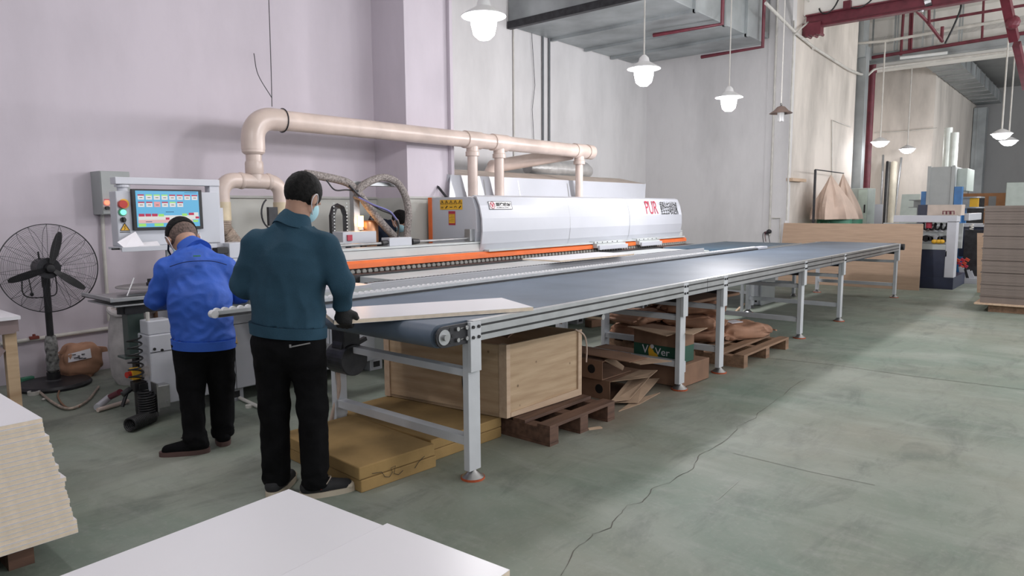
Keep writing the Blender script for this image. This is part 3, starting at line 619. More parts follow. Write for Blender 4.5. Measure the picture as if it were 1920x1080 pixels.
# bed, chain, strips
mpart('bed_plate', MB().box(1.28, 6.85, 1.80, 2.62, .83, .85).box(1.28, 6.85, 2.1, 2.64, .78, .832), M_machine, .002)
mpart('feed_chain', MB().box(-.1, 8.2, 2.66, 2.86, .78, .858), M_black)
mb = MB()
for k in range(118): mb.cyl((.05+.07*k, 2.86, .868), (.05+.07*k, 2.895, .868), .024, n=12)
o = mpart('pressure_wheel', mb.sm(), mat('rubber_wheel', (.25, .24, .22), .6)); o['kind'] = 'stuff'
mpart('chain_guard', MB().box(-.1, 8.2, 2.90, 2.96, .845, .858).box(-.1, 6.85, 2.62, 2.64, .80, .868), M_black)
mpart('orange_strip', MB().prism([(2.93, .895), (2.865, .90), (2.865, .945), (2.90, .968), (2.98, .968)], 'X', .3, 8.27), M_orange, label='orange guard strip')
pb = mpart('pressure_beam', MB().box(.3, 8.27, 2.94, 3.14, .95, 1.085), M_machine, .006)
mpart('groove', MB().box(.3, 8.27, 2.937, 2.94, .975, .979).box(.3, 8.27, 2.937, 2.94, 1.062, 1.066), M_dark, par=pb)
mpart('grey_ledge', MB().box(3.3, 8.2, 2.86, 2.95, .968, .99), M_machine)
for x0, x1 in ((5.45, 6.22), (6.6, 7.25)):
    q = mpart('scraper_block', MB().box(x0, x1-.02, 2.80, 2.90, .91, .965).box(x0, x1-.03, 2.84, 2.93, .968, 1.0), M_machine, .003)
    mpart('comb', MB().box(x0+.02, x1, 2.77, 2.80, .885, .945), M_panelw, .003, par=q)
    for k in range(5): mpart('bolt', MB().cyl((x0+.06+k*.13, 2.835, .985), (x0+.06+k*.13, 2.842, .985), .008, n=8), M_black, par=q)
# long push bar and white gear box on the beam
gb = mpart('gear_box', MB().box(1.95, 2.25, 3.0, 3.13, 1.085, 1.17), M_panelw, .004)
mpart('bellows', MB().cyl((1.87, 3.03, 1.12), (1.95, 3.03, 1.125), .03, .022, n=14), M_black, par=gb)
mpart('bellows', MB().cyl((2.27, 3.03, 1.12), (2.37, 3.03, 1.12), .035, .025, n=14), M_black, par=gb)
mpart('rod', MB().cyl((1.2, 3.03, 1.115), (1.88, 3.03, 1.12), .013, n=12), M_steel, par=gb)
mpart('rod', MB().cyl((2.3, 3.03, 1.12), (3.32, 3.03, 1.125), .012, n=12), M_steel, par=gb)
mpart('rod_clamp', MB().box(3.12, 3.24, 2.99, 3.08, 1.09, 1.23), M_alu, .003)
# ---- hood
HX0, HX1 = 3.2, 8.13
hp = [(3.72, .97), (3.10, .97), (2.99, 1.0), (2.96, 1.2), (2.97, 1.45), (3.02, 1.585), (3.06, 1.60), (3.72, 1.60)]
hb = mpart('hood_body', MB().prism(hp, 'X', HX0, HX1-.05), M_panelw, .006)
mpart('orange_edge', MB().box(HX0-.01, HX0+.03, 3.70, 3.76, .97, 1.60), M_orange, par=hb, label='orange edge strip')
fp = [(2.945, .972), (2.905, 1.06), (2.885, 1.2), (2.89, 1.35), (2.925, 1.50), (2.975, 1.60), (3.03, 1.618)]
poly = fp+[(y+.02, z-.008 if z > 1.55 else z) for y, z in fp[::-1]]
fc = mpart('hood_cover', MB().prism(poly, 'X', HX0+.02, HX1), M_panelw, label='white curved hood cover')
for x in (4.93, 6.45):
    mb = MB()
    for (y0, z0), (y1, z1) in zip(fp, fp[1:]): mb.box(x, x+.006, min(y0, y1)-.002, max(y0, y1)-.0005, z0, z1) if False else mb.quad([(x, y0-.0015, z0), (x+.007, y0-.0015, z0), (x+.007, y1-.0015, z1), (x, y1-.0015, z1)])
    mpart('seam', mb, M_alu, par=fc)
# signs on the hood: PUR + Chinese, name plate, warning stickers
def hood_xy(px, py):
    p = at(px, py, 'Y', 2.90); return p
def cover_y(z):
    for (y0, z0), (y1, z1) in zip(fp, fp[1:]):
        if z0 <= z <= z1: return y0+(y1-y0)*(z-z0)/(z1-z0)
    return 2.9
def cover_frame(x, z, h):
    ya, yb = cover_y(z), cover_y(z+h); return frameM((x, min(ya, yb)-.004 if yb < ya else ya-.004, z), (1, 0, 0), (0, max(0, yb-ya)*.8, h))
p = at(1211, 401, 'Y', 2.90); p2 = at(1236, 401, 'Y', 2.90)
tilt = Vector((0, .03, 1))
text_part('letters', 'PUR', .30, M_txtr, fc, cover_frame(p.x, p.z, .19), sx=(p2.x-p.x)/.60, label='red letters', bold=.0)
p = at(1239, 400.5, 'Y', 2.90); p2 = at(1271, 400.5, 'Y', 2.90)
text_part('letters', '重型全自动封边机', .235, M_txt, fc, cover_frame(p.x, p.z, .17), sx=(p2.x-p.x)/(8*.235), label='black Chinese characters', bold=.0)
a = at(919, 375, 'Y', 2.9); b = at(962, 391, 'Y', 2.9)
npn = cover_frame(a.x, b.z-.01, a.z-b.z); W_, H_ = b.x-a.x, a.z-b.z
pl = MB().box(0, W_, 0, H_, 0, .004); bmesh.ops.transform(pl.b, matrix=npn, verts=pl.b.verts)
npl = mpart('name_plate', pl, mat('plate_silver', (.55, .55, .56), .4, .2), par=fc)
fr = MB().box(0, W_, 0, .006, .004, .006).box(0, W_, H_-.006, H_, .004, .006).box(0, .006, 0, H_, .004, .006).box(W_-.006, W_, 0, H_, .004, .006); bmesh.ops.transform(fr.b, matrix=npn, verts=fr.b.verts); mpart('plate_frame', fr, M_dark, par=fc)
TP = lambda x, y, z=.005: npn @ Matrix.Translation((x, y, z))
text_part('letters', '盟建机械', H_*.46, M_txt, fc, TP(W_*.30, H_*.44), sx=W_*.66/(4*H_*.46), bold=.002)
text_part('letters', 'YINGJIAN MACHINERY', H_*.17, M_txt, fc, TP(W_*.30, H_*.17), sx=.92*W_*.66/(11.2*H_*.17))
mb = MB().tube([npn @ Vector((W_*.15+W_*.10*math.cos(k*PI/12), H_*.5+H_*.40*math.sin(k*PI/12), .006)) for k in range(24)], .0035, 6, closed=True)
for sg in (-1, 1): mb.quad([npn @ Vector(q) for q in ((W_*.15, H_*.22, .006), (W_*(.15+sg*.02), H_*.22, .006), (W_*(.15+sg*.075), H_*.78, .006), (W_*(.15+sg*.03), H_*.80, .006), (W_*.15, H_*.5, .006))])
mpart('emblem', mb, M_txtr, par=fc)
# warning sheet (5 x 2 pictograms) and red tag on the side panel (plane X = HX0)
XS = HX0-.003
def side(px, py): p = at(px, py, 'X', XS); return p.y, p.z
y0, z1 = side(825, 375); y1, z0 = side(867, 393)
ws = mpart('warning_sheet', MB().box(XS-.001, XS+.001, y1, y0, z0, z1), M_yel, par=hb)
mb = MB(); cw = (y0-y1)/5; ch = (z1-z0)/2
for k in range(5):
    yc = y0-cw*(k+.5); zc = z1-ch*.5
    tri = [(yc-cw*.40, zc-ch*.32), (yc+cw*.40, zc-ch*.32), (yc, zc+ch*.38)]
    for (a0, b0), (a1, b1) in zip(tri, tri[1:]+tri[:1]): mb.tube([(XS-.002, a0, b0), (XS-.002, a1, b1)], .0028, 4)
    mb.tube([(XS-.002, yc, zc-ch*.15), (XS-.002, yc+.004*(k-2), zc+ch*.14)], .004, 4)
    zc = z0+ch*.5
    if k == 3: mb.tube([(XS-.002, yc+cw*.22*math.cos(q*PI/6), zc-ch*.1+ch*.3*math.sin(q*PI/6)) for q in range(7)], .004, 4)
    elif k == 0: mb.box(XS-.003, XS-.001, yc-cw*.25, yc+cw*.25, zc-.004, zc+.004).box(XS-.003, XS-.001, yc-cw*.2, yc+cw*.2, zc-ch*.3, zc-ch*.24)
    elif k == 2: mb.box(XS-.003, XS-.001, yc-cw*.28, yc+cw*.28, zc-.003, zc+.005)
    else: mb.tube([(XS-.002, yc+cw*.2, zc-ch*.2), (XS-.002, yc-cw*.2, zc+ch*.25)], .007, 4)
mpart('pictogram', mb, M_txt, par=hb)
y0, z1 = side(841, 396); y1, z0 = side(854, 422)
mpart('red_tag', MB().box(XS-.0015, XS, y1, y0, z0, z1), M_txtr, par=hb)
h = z1-z0; mb = MB().box(XS-.003, XS-.0015, y1+.008, y0-.008, z0+h*.13, z1-h*.2); mpart('tag_panel', mb, M_yel, par=hb)
mb = MB()
for k in range(5): mb.box(XS-.004, XS-.003, y1+.015, y0-.015-(k % 2)*.02, z1-h*(.27+.11*k), z1-h*(.25+.11*k))
mpart('tag_line', mb, M_txt, par=hb)
mpart('slot_window', MB().box(XS-.002, XS, 3.10, 3.14, 1.10, 1.20).box(XS-.002, XS, 3.03, 3.075, 1.08, 1.20), M_machine, par=hb)
mpart('end_bracket', MB().box(8.13, 8.28, 3.0, 3.1, 1.0, 1.13), M_alu, .003)
# ---- raised rear lid
LY = 3.80
a = at(845, 326, 'Y', LY); b = at(1211, 346, 'Y', LY); zt = (a.z+b.z)/2
lid = mpart('raised_lid', MB().quad([(a.x, LY, zt), (b.x, LY, zt), (b.x+.1, LY+.62, zt+.12), (a.x-.1, LY+.62, zt+.12)], .03, (0, 0, -1)), mat('lid_underside', (.50, .42, .36), .6, var=.1), .003)
mpart('lid_flap', MB().quad([(a.x, LY, zt), (b.x, LY, zt), (b.x-.12, LY-.05, 1.60), (a.x-.08, LY-.05, 1.60)], .015, (0, 1, 0)), M_panelw, par=lid)
mpart('lid_cheek', MB().quad([(a.x-.01, LY+.0, zt-.0), (a.x-.1, LY+.62, zt+.12), (a.x-.1, LY+.62, zt+.07), (a.x-.01, LY+.05, zt-.09)], .012, (1, 0, 0)), M_panelw, par=lid)
mb = MB()
for px in (905, 970, 1062, 1076):
    q0 = at(px, 345, 'Y', LY-.003); mb.box(q0.x, q0.x+.012, LY-.055, LY-.052, 1.61, 1.62) if False else mb.quad([(q0.x, LY-.003, zt-.02), (q0.x+.02, LY-.003, zt-.02), (q0.x+.02, LY-.053, 1.605), (q0.x, LY-.053, 1.605)])
mpart('seam', mb, M_alu, par=lid)
p0 = at(805, 330, 'Y', 3.98); p1 = at(838, 371, 'Y', 3.70)
mpart('gas_strut', MB().cyl(p0, p0+(p1-p0)*.55, .007, n=8).cyl(p0+(p1-p0)*.5, p1, .016, n=10).box(p0.x-.03, p0.x+.03, p0.y-.02, p0.y+.02, p0.z-.01, p0.z+.03), M_dark, par=lid)
mpart('lid_post', MB().box(a.x-.04, a.x, LY+.1, LY+.15, 1.60, zt-.03), M_panelw, par=lid)
mpart('rear_body', MB().box(3.3, 8.0, 3.60, 4.3, .2, 1.55), M_machine, .006)
# ---- infeed head: black drag chain, beacon, canister, white unit
def w(px, py, Y=3.55): return at(px, py, 'Y', Y)
un0 = w(636, 434); un1 = w(672, 434)
uh = mpart('infeed_unit', MB().box(un0.x-.1, un1.x+.08, 3.35, 3.6, 1.09, un0.z), M_panelw, .005)
q = w(653, 446, 3.345); mpart('red_switch', MB().box(q.x-.015, q.x+.045, 3.335, 3.35, q.z-.03, q.z+.03), M_txtr, par=uh)
q = w(640, 460, 3.345); mpart('opening', MB().box(q.x-.05, q.x+.05, 3.345, 3.35, q.z-.05, q.z+.03), M_alu, par=uh)
c0, c1 = w(624, 445), w(648, 445); ct = w(636, 386)
dc = mpart('drag_chain', MB().tube([(c0.x-.0, 3.55, 1.2), (c0.x, 3.55, ct.z-.10), (c0.x+.03, 3.55, ct.z-.02), ((c0.x+c1.x)/2, 3.55, ct.z), (c1.x-.03, 3.55, ct.z-.02), (c1.x, 3.55, ct.z-.1), (c1.x, 3.55, 1.2)], .032, 4), M_black)
mb = MB()
for k in range(9):
    for xx in (c0.x, c1.x): mb.box(xx-.008, xx+.008, 3.512, 3.516, 1.24+k*.035, 1.252+k*.035)
mpart('link_hole', mb, M_machine, par=dc)
q = w(676, 418); bc = mpart('beacon', MB().cyl((q.x, 3.55, q.z-.075), (q.x, 3.55, q.z-.04), .03, n=20).sm(), M_panelw)
mpart('beacon_lens', MB().cyl((q.x, 3.55, q.z-.04), (q.x, 3.55, q.z+.075), .032, n=20).sm(), mat('amber_glow', (1, .5, .15), .4, emit=(1, .50, .18), estr=9), par=bc, label='glowing amber lens')
mpart('beacon_stem', MB().cyl((q.x, 3.55, 1.0), (q.x, 3.55, q.z-.07), .012, n=10), M_dark, par=bc)
l = bpy.data.lights.new('beacon_light', 'POINT'); l.energy = 1.6; l.color = (1, .5, .15); l.shadow_soft_size = .04; lo = bpy.data.objects.new('beacon_light', l); lo.location = (q.x-.07, 3.50, q.z+.02); COL.objects.link(lo)
q = w(694, 428, 3.62); mpart('glue_canister', MB().lathe([(.0, .09), (.10, .085), (.115, .06), (.115, -.14), (.09, -.2), (.0, -.2)], (q.x, 3.66, q.z), 24).sm(), mat('copper_can', (.50, .25, .13), .35, .6), label='copper coloured glue canister')
mpart('canister_stand', MB().box(q.x-.08, q.x+.08, 3.6, 3.72, .9, q.z-.19), M_dark)
q = w(699, 403, 3.7); mpart('lever', MB().obox(q, .035, .03, .12, ry=.6), M_dark)
# post and arm above, cables
q = w(664, 400, 3.6); fp_ = mpart('cable_post', MB().box(q.x-.04, q.x+.04, 3.55, 3.62, .8, w(664, 350, 3.6).z), M_alu, .003)
a = w(655, 347, 3.58); b = w(744, 343, 3.58); mpart('cable_arm', MB().box(a.x, b.x, 3.52, 3.64, (a.z+b.z)/2-.025, (a.z+b.z)/2+.02), M_alu, .003)
mpart('cable_hose', MB().tube(cr([w(*q, 3.5) for q in ((572, 326), (600, 330), (650, 342), (672, 362), (694, 392), (722, 425), (748, 452))]), .042, 12).sm(), M_sleeve)
mpart('cable_hose', MB().tube(cr([w(*q, 3.45) for q in ((668, 372), (676, 352), (698, 338), (722, 333), (745, 343), (760, 368), (766, 400), (764, 430), (762, 458))]), .040, 12).sm(), M_sleeve)
mpart('cable', MB().tube(cr([w(*q, 3.42) for q in ((612, 338), (628, 356), (650, 356), (672, 358))]), .008, 8).sm(), M_dark)
mpart('cable', MB().tube(cr([w(*q, 3.40) for q in ((655, 348), (680, 372), (712, 392), (735, 402), (746, 420), (747, 440), (742, 450))]), .012, 8).sm(), M_dark)
mpart('cable', MB().tube(cr([w(*q, 3.39) for q in ((672, 370), (700, 384), (730, 396), (744, 412))]), .010, 8).sm(), mat('blue_hose', (.14, .14, .35), .5))
# rear lever with round guard seen beside the teal man's shoulder
c = w(510, 400, 3.6); mpart('wire_guard', MB().tube([(c.x+.11*math.cos(k*PI/12), 3.6, c.z+.15*math.sin(k*PI/12)) for k in range(8, 22)], .008, 6), M_dark)
mpart('wire_guard_plate', MB().box(c.x-.02, c.x+.08, 3.62, 3.66, c.z-.12, c.z+.06), M_dark)
mpart('rear_table', MB().box(.1, 3.25, 3.14, 3.42, .77, .95), M_machine, .004)
# ---- operator panel on its bracket
PY = 2.80
def P2(px, py, Y=PY): return at(px, py, 'Y', Y)
a = P2(216, 358); b = P2(385, 456); c = P2(247, 355); d = P2(380, 430)
op = mpart('operator_panel', MB().box(a.x, .075, PY, PY+.12, b.z, a.z), M_panelw, .006)
s0, s1 = P2(246, 354, PY-.03), P2(382, 429, PY-.03)
mpart('monitor_bezel', MB().box(s0.x, s1.x, PY-.03, PY, s1.z, s0.z), M_black, .004, par=op)
M_scr = mat('screen_blue', (.0, .0, .0), .3, emit=(.13, .55, .90), estr=1.0, var=0)
ix0, ix1, iz0, iz1 = s0.x+.025, s1.x-.028, s1.z+.022, s0.z-.012
mpart('screen', MB().box(ix0, ix1, PY-.032, PY-.03, iz0, iz1), M_scr, par=op, label='lit blue touch screen')
SW, SH = ix1-ix0, iz1-iz0
def scr(name, rects, col, k=1, lay=.001):
    mb = MB()
    for x, y, w_, h_ in rects: mb.box(ix0+x*SW, ix0+(x+w_)*SW, PY-.032-lay, PY-.032, iz1-(y+h_)*SH, iz1-y*SH)
    return mpart(name, mb, mat('screen_'+name+str(col[0]), (0, 0, 0), .4, emit=col, estr=k, var=0), par=op)
row1 = [(.03+.122*k, .10, .095, .145) for k in range(8)]; row2 = [(.03+.122*k, .30, .095, .145) for k in range(6)]
scr('icon', [r_ for i, r_ in enumerate(row1+row2) if i != 10], (.92, .9, .92))
scr('icon_header', [(x, y, w_, .035) for i, (x, y, w_, h_) in enumerate(row1+row2) if i not in (1, 2, 3, 10, 12)], (.55, .01, .08), lay=.002)
scr('icon_green', [(x, y, w_, .035) for i, (x, y, w_, h_) in enumerate(row1+row2) if i in (1, 2, 3, 12)], (.45, .95, .25), lay=.002)
scr('icon_pink', [row2[2]], (.95, .42, .45), lay=.002)
scr('icon_glyph', [(x+.025, y+.08, .045, .018) for x, y, w_, h_ in row1+row2], (.12, .16, .08), lay=.003)
scr('strip', [(.02, .68, .96, .12), (.90, .6, .08, .08)], (.9, .9, .88))
scr('strip_pink', [(.02, .80, .86, .09)], (.92, .55, .55), lay=.0015)
scr('button_red', [(.03, .63, .085, .075), (.13, .63, .085, .075), (.23, .63, .085, .075), (.82, .61, .085, .07), (.44, .74, .06, .06), (.93, .72, .06, .06), (.01, .695, .3, .004)], (.60, .01, .08), lay=.003)
scr('button_green', [(.33, .64, .085, .07), (.71, .63, .08, .07), (.02, .9, .11, .08), (.26, .9, .14, .08), (.76, .9, .1, .08), (.89, .82, .08, .06)], (.42, .92, .18), lay=.003)
scr('caption', [(.45+.022*k, .575, .014, .022) for k in range(6)]+[(.13+.016*k, .84, .012, .02) for k in range(6)]+[(.77+.02*k, .03, .014, .012) for k in range(10)], (.02, .08, .2), lay=.004)
cx = a.x+.055
def ctl(px, py): return P2(px, py, PY)
q = ctl(228, 383); mpart('emergency_stop', MB().cyl((q.x, PY-.035, q.z), (q.x, PY, q.z), .028, n=20).sm(), mat('estop_red', (.50, .03, .02), .4), par=op, label='red mushroom button')
q = ctl(232, 382); mpart('estop_ring', MB().cyl((q.x, PY-.008, q.z), (q.x, PY, q.z), .034, n=20), M_yel, par=op)
q = ctl(230, 398); mpart('green_button', MB().cyl((q.x, PY-.016, q.z), (q.x, PY, q.z), .02, n=20), mat('green_glow', (.1, .8, .5), .4, emit=(.25, .95, .6), estr=1.2), par=op); mpart('button_ring', MB().cyl((q.x-.004, PY-.008, q.z), (q.x-.004, PY, q.z), .027, n=20), M_green, par=op)
q = ctl(230, 412); mpart('selector_knob', MB().cyl((q.x, PY-.02, q.z), (q.x, PY, q.z), .018, n=16).box(q.x-.006, q.x+.006, PY-.032, PY-.01, q.z-.02, q.z+.018), M_black, par=op)
q = ctl(234, 427); r_ = .033
mpart('warning_triangle', MB().prism([(q.x-r_, q.z-.022), (q.x+r_, q.z-.022), (q.x, q.z+.035)], 'Y', PY-.0015, PY), M_yel, par=op)
mb = MB(); tr = [(q.x-r_*.95, q.z-.02), (q.x+r_*.95, q.z-.02), (q.x, q.z+.033)]
for (u0, v0), (u1, v1) in zip(tr, tr[1:]+tr[:1]): mb.tube([(u0, PY-.002, v0), (u1, PY-.002, v1)], .0025, 4)
mb.tube([(q.x+.006, PY-.002, q.z+.016), (q.x-.005, PY-.002, q.z+.001), (q.x+.005, PY-.002, q.z+.001), (q.x-.004, PY-.002, q.z-.014)], .002, 4).box(q.x-.035, q.x+.035, PY-.002, PY, q.z-.034, q.z-.029)
mpart('bolt_symbol', mb, M_txt, par=op)
a2 = P2(218, 333); b2_ = P2(405, 345)
mpart('bracket_arm', MB().box(a2.x, .10, PY+.02, PY+.12, a.z+.05, a.z+.10), M_white, .004)
mpart('bracket_pivot', MB().cyl((a2.x+.06, PY+.07, a.z), (a2.x+.06, PY+.07, a.z+.05), .035, n=20).cyl((a2.x+.06, PY+.07, a.z+.03), (a2.x+.06, PY+.07, a.z+.045), .05, n=20), M_white)
mpart('bracket_post', MB().box(.02, .10, PY+.03, PY+.11, .78, a.z+.06).box(.005, .115, PY+.015, PY+.125, .78, a.z-.12), M_white, .004)
sh0 = P2(197, 470, 2.68); kz = sh0.z
sh = mpart('keyboard_shelf', MB().box(a.x-.05, -.05, 2.62, PY+.06, kz, kz+.018).box(a.x-.05, -.05, 2.615, 2.625, kz-.012, kz+.02), M_panelw, .002)
mpart('shelf_stay', MB().box(-.36, -.34, 2.78, 2.80, kz-.35, kz).box(-.65, -.10, 2.76, 2.79, kz-.40, kz-.33), M_machine, .002)
mpart('relay_box', MB().box(.10, .27, 2.72, 2.95, 1.08, 1.20), M_panelw, .004)
mpart('relay_plinth', MB().box(.06, .30, 2.70, 2.98, .80, 1.055).box(.05, .33, 2.69, 2.99, 1.055, 1.078), M_panelw, .003)
mpart('relay_knob', MB().box(.0, .09, 2.72, 2.8, 1.12, 1.17), M_black, .004)
# ---- coil tray at the left end
ct_ = mpart('coil_tray', MB().box(-.86, -.42, 2.52, 3.05, .845, .853).box(-.86, -.42, 2.51, 2.53, .845, .87).box(-.84, -.42, 2.5, 3.0, .81, .82).box(-.86, -.84, 2.52, 3.05, .845, .875), M_alu, .002)
mpart('coil_bracket', MB().box(-.74, -.45, 2.60, 2.72, .74, .81).cyl((-.73, 2.66, .74), (-.73, 2.66, .80), .04), M_dark)
mpart('coil_disc', MB().cyl((-.48, 2.80, .905), (-.48, 2.80, .912), .23, n=36).sm(), mat('disc_grey', (.24, .23, .23), .5), label='round grey coil disc')
mpart('disc_hub', MB().cyl((-.48, 2.80, .87), (-.48, 2.80, .96), .02, n=12).box(-.51, -.46, 2.76, 2.80, .912, .935), M_black)
mpart('disc_pin', MB().cyl((-.72, 2.6, .87), (-.66, 2.62, .99), .005, n=6), M_steel)
mpart('tray_column', MB().box(-.72, -.61, 2.62, 2.72, .44, .76).box(-.76, -.56, 2.60, 2.74, .425, .44), mat('dark_green_metal', (.07, .10, .09), .4, .3), .003)
mpart('column_stand', MB().box(-.68, -.64, 2.64, 2.70, .02, .43), M_dark)

eb = mpart('estop_station', MB().box(-.735, -.675, 2.56, 2.62, .28, .36), M_yel, .004); mpart('estop_button', MB().cyl((-.735, 2.59, .32), (-.765, 2.58, .32), .022, n=16), MATS['estop_red'], par=eb)
mpart('air_unit', MB().box(-.74, -.66, 2.52, 2.60, .20, .27).box(-.72, -.62, 2.50, 2.58, .10, .26).cyl((-.76, 2.54, .23), (-.82, 2.53, .20), .02).cyl((-.79, 2.53, .21), (-.83, 2.52, .12), .012).cyl((-.70, 2.54, .02), (-.70, 2.54, .1), .035), M_black, .003)
mpart('valve_box', MB().box(-.66, -.58, 2.34, 2.43, .10, .26), M_steel, .006)
mpart('valve_flange', MB().box(-.67, -.66, 2.335, 2.43, .08, .28).cyl((-.60, 2.33, .14), (-.60, 2.345, .14), .01), M_steel)
mpart('clear_tube', MB().cyl((-.645, 2.47, .76), (-.645, 2.47, .61), .012), M_pvcw)
# ================================================================== DUST PIPE (beige PVC)
t = thing('dust_pipe', (1.1, 3.66, 1.2), 'thick dusty beige pipe running over the machine with three drops into the hood', 'pipe')
PYP = 3.66
def pq(px, py, Y=PYP): return at(px, py, 'Y', Y)
vx = pq(476, 300).x; zt = 2.33; xe = pq(1107, 292).x
R = .098
arc = [(vx+.20-.20*math.cos(a), PYP, zt-.20+.20*math.sin(a)) for a in [k*PI/20 for k in range(11)]]
part('main_pipe', MB().tube([(vx+.2, PYP, zt), (xe, PYP, zt)], R, 24).sm(), M_pvc, t)
part('elbow', MB().tube([(vx, PYP, zt-.30)]+arc+[(vx+.32, PYP, zt)], R+.01, 24).sm(), M_pvc, t)
part('riser', MB().tube([(vx, PYP, 1.72), (vx, PYP, zt-.28)], .072, 20).sm(), M_pvc, t)
part('reducer', MB().lathe([(.085, 0), (.105, .02), (.105, .075), (.098, .075)], (vx, PYP, zt-.345), 20).lathe([(.078, 0), (.084, .01), (.084, .10), (.078, .12)], (vx, PYP, 1.80), 20).sm(), M_pvc, t)
part('pipe_clip', MB().tube([(vx+.32, PYP+(R+.015)*math.cos(a), zt+(R+.015)*math.sin(a)) for a in [k*PI/12 for k in range(24)]], .006, 6, closed=True), M_dark, t)
lx, rx = pq(417, 400).x, pq(528, 400).x; uz = 1.735; mx_ = (lx+rx)/2
def harc(cx, sg, r=.13): return [(cx+sg*(r*math.cos(a)-r)*1.0, PYP, uz-r+r*math.sin(a)) for a in [k*PI/16 for k in range(9)]]
up = [(lx, PYP, uz-.25), (lx, PYP, uz-.13)]+[(lx+.13-.13*math.cos(a), PYP, uz-.13+.13*math.sin(a)) for a in [k*PI/16 for k in range(1, 9)]]+[(rx-.13+.13*math.sin(a), PYP, uz-.13+.13*math.cos(a)) for a in [k*PI/16 for k in range(0, 9)]]+[(rx, PYP, uz-.25)]
part('tee_branch', MB().tube(up, .072, 20).sm(), M_pvc, t)
part('collar', MB().lathe([(.074, -.02), (.079, -.01), (.079, .01), (.074, .02)], (0, 0, 0), 20, M=Matrix.Rotation(PI/2, 4, 'Y').to_3x3()).sm(), M_pvc, t, off=False).location = Vector((vx-.14, PYP, uz))-wloc(t)
part('collar', MB().lathe([(.074, -.02), (.079, -.01), (.079, .01), (.074, .02)], (0, 0, 0), 20, M=Matrix.Rotation(PI/2, 4, 'Y').to_3x3()).sm(), M_pvc, t, off=False).location = Vector((vx+.14, PYP, uz))-wloc(t)
M_glue = mat('yellowed_joint', (.62, .52, .36), .4, var=.1)
for x in (lx, rx):
    part('glued_joint', MB().lathe([(.076, 0), (.078, .01), (.076, .10)], (x, PYP, uz-.37), 20).cyl((x, PYP, uz-.28), (x, PYP, uz-.2), .077, n=20).sm(), M_glue, t, label='yellowed glued joint')
prof = []
ex, ez = pq(441, 458).x, 1.13
pts = cr([(lx, PYP, uz-.34), (lx+.005, PYP, uz-.45), (lx+.03, PYP, 1.25), (ex, PYP-.02, ez)], 14)
part('flexible_hose', MB().tube(pts, .07, 16, rad=[.077 if k % 2 else .068 for k in range(len(pts))]), M_hose, t, label='ribbed flexible hose')
pts = cr([(rx, PYP, uz-.34), (rx+.0, PYP, uz-.45), (rx+.02, PYP, 1.2), (rx, PYP-.02, 1.1)], 14)
part('flexible_hose', MB().tube(pts, .07, 16, rad=[.077 if k % 2 else .068 for k in range(len(pts))]), M_hose, t, label='ribbed flexible hose')
for px in (886, 936, 1086):
    x = pq(px, 310).x
    d = part('drop_pipe', MB().tube([(x, PYP, 1.62), (x, PYP, zt-.09)], .064 if px < 1000 else .058, 20).sm(), M_pvc, t)
    part('tee', MB().tube([(x-.14, PYP, zt), (x+.14, PYP, zt)], R+.012, 24).lathe([(.088, -.20), (.088, -.15), (.078, -.14), (.075, -.06)], (x, PYP, zt), 24).sm(), M_pvc, t)
part('end_cap', MB().tube([(xe-.12, PYP, zt), (xe+.02, PYP, zt)], R+.014, 24).sm(), M_pvc, t)
a = at(940, 310, 'Y', 4.35); b = at(1085, 298, 'Y', 3.9)
part('return_pipe', MB().tube(cr([(a.x-.25, 4.42, a.z-.25), (a.x-.12, 4.4, a.z-.04), (a.x, 4.38, a.z), (xe-.25, 3.85, zt-.02)], 8), R, 24).sm(), M_pvc, t)
# silver filter bag behind
c = at(1050, 318, 'Y', 4.6)
t = thing('filter_bag', (c.x, 4.6, c.z-.15), 'crumpled silver air bag lying behind the raised lid of the machine', 'air bag')
part('bag', MB().lathe([(.0, -.9), (.1, -.88), (.16, -.7), (.17, -.3), (.15, 0), (.17, .3), (.16, .7), (.1, .86), (.0, .9)], c, 20, M=Matrix.Rotation(PI/2, 4, 'Y').to_3x3()).sm(), M_foil, t)
part('bag_stand', MB().box(c.x-.6, c.x-.55, 4.5, 4.7, 0, c.z-.14).box(c.x+.55, c.x+.6, 4.5, 4.7, 0, c.z-.14), M_leg, t)

# ================================================================== SWITCH BOX
a = at(187, 320, 'Y', 4.22); b = at(249, 402, 'Y', 4.22)
t = thing('switch_box', (a.x, 4.3, b.z), 'grey wall box with two glowing red lamps behind the operator screen', 'switch box')
part('case', MB().box(a.x, b.x, 4.23, 4.45, b.z, a.z), M_boxg, t, .004)
part('door', MB().box(a.x+.005, b.x-.005, 4.222, 4.23, b.z+.005, a.z-.005), M_boxg, t, .003)
for px in (200, 211):
    q = at(px, 380, 'Y', 4.22); part('indicator', MB().cyl((q.x, 4.205, q.z), (q.x, 4.222, q.z), .021, n=16), mat('red_glow', (1, .2, .1), .4, emit=(1, .13, .07), estr=3.2), t, label='glowing red lamp')
    q = at(px, 390, 'Y', 4.22); part('switch_knob', MB().cyl((q.x, 4.19, q.z), (q.x, 4.222, q.z), .016, n=14), M_black, t)
    q = at(px, 374, 'Y', 4.22); part('caption_strip', MB().box(q.x-.022, q.x+.022, 4.220, 4.222, q.z-.003, q.z+.003), M_txtr, t)

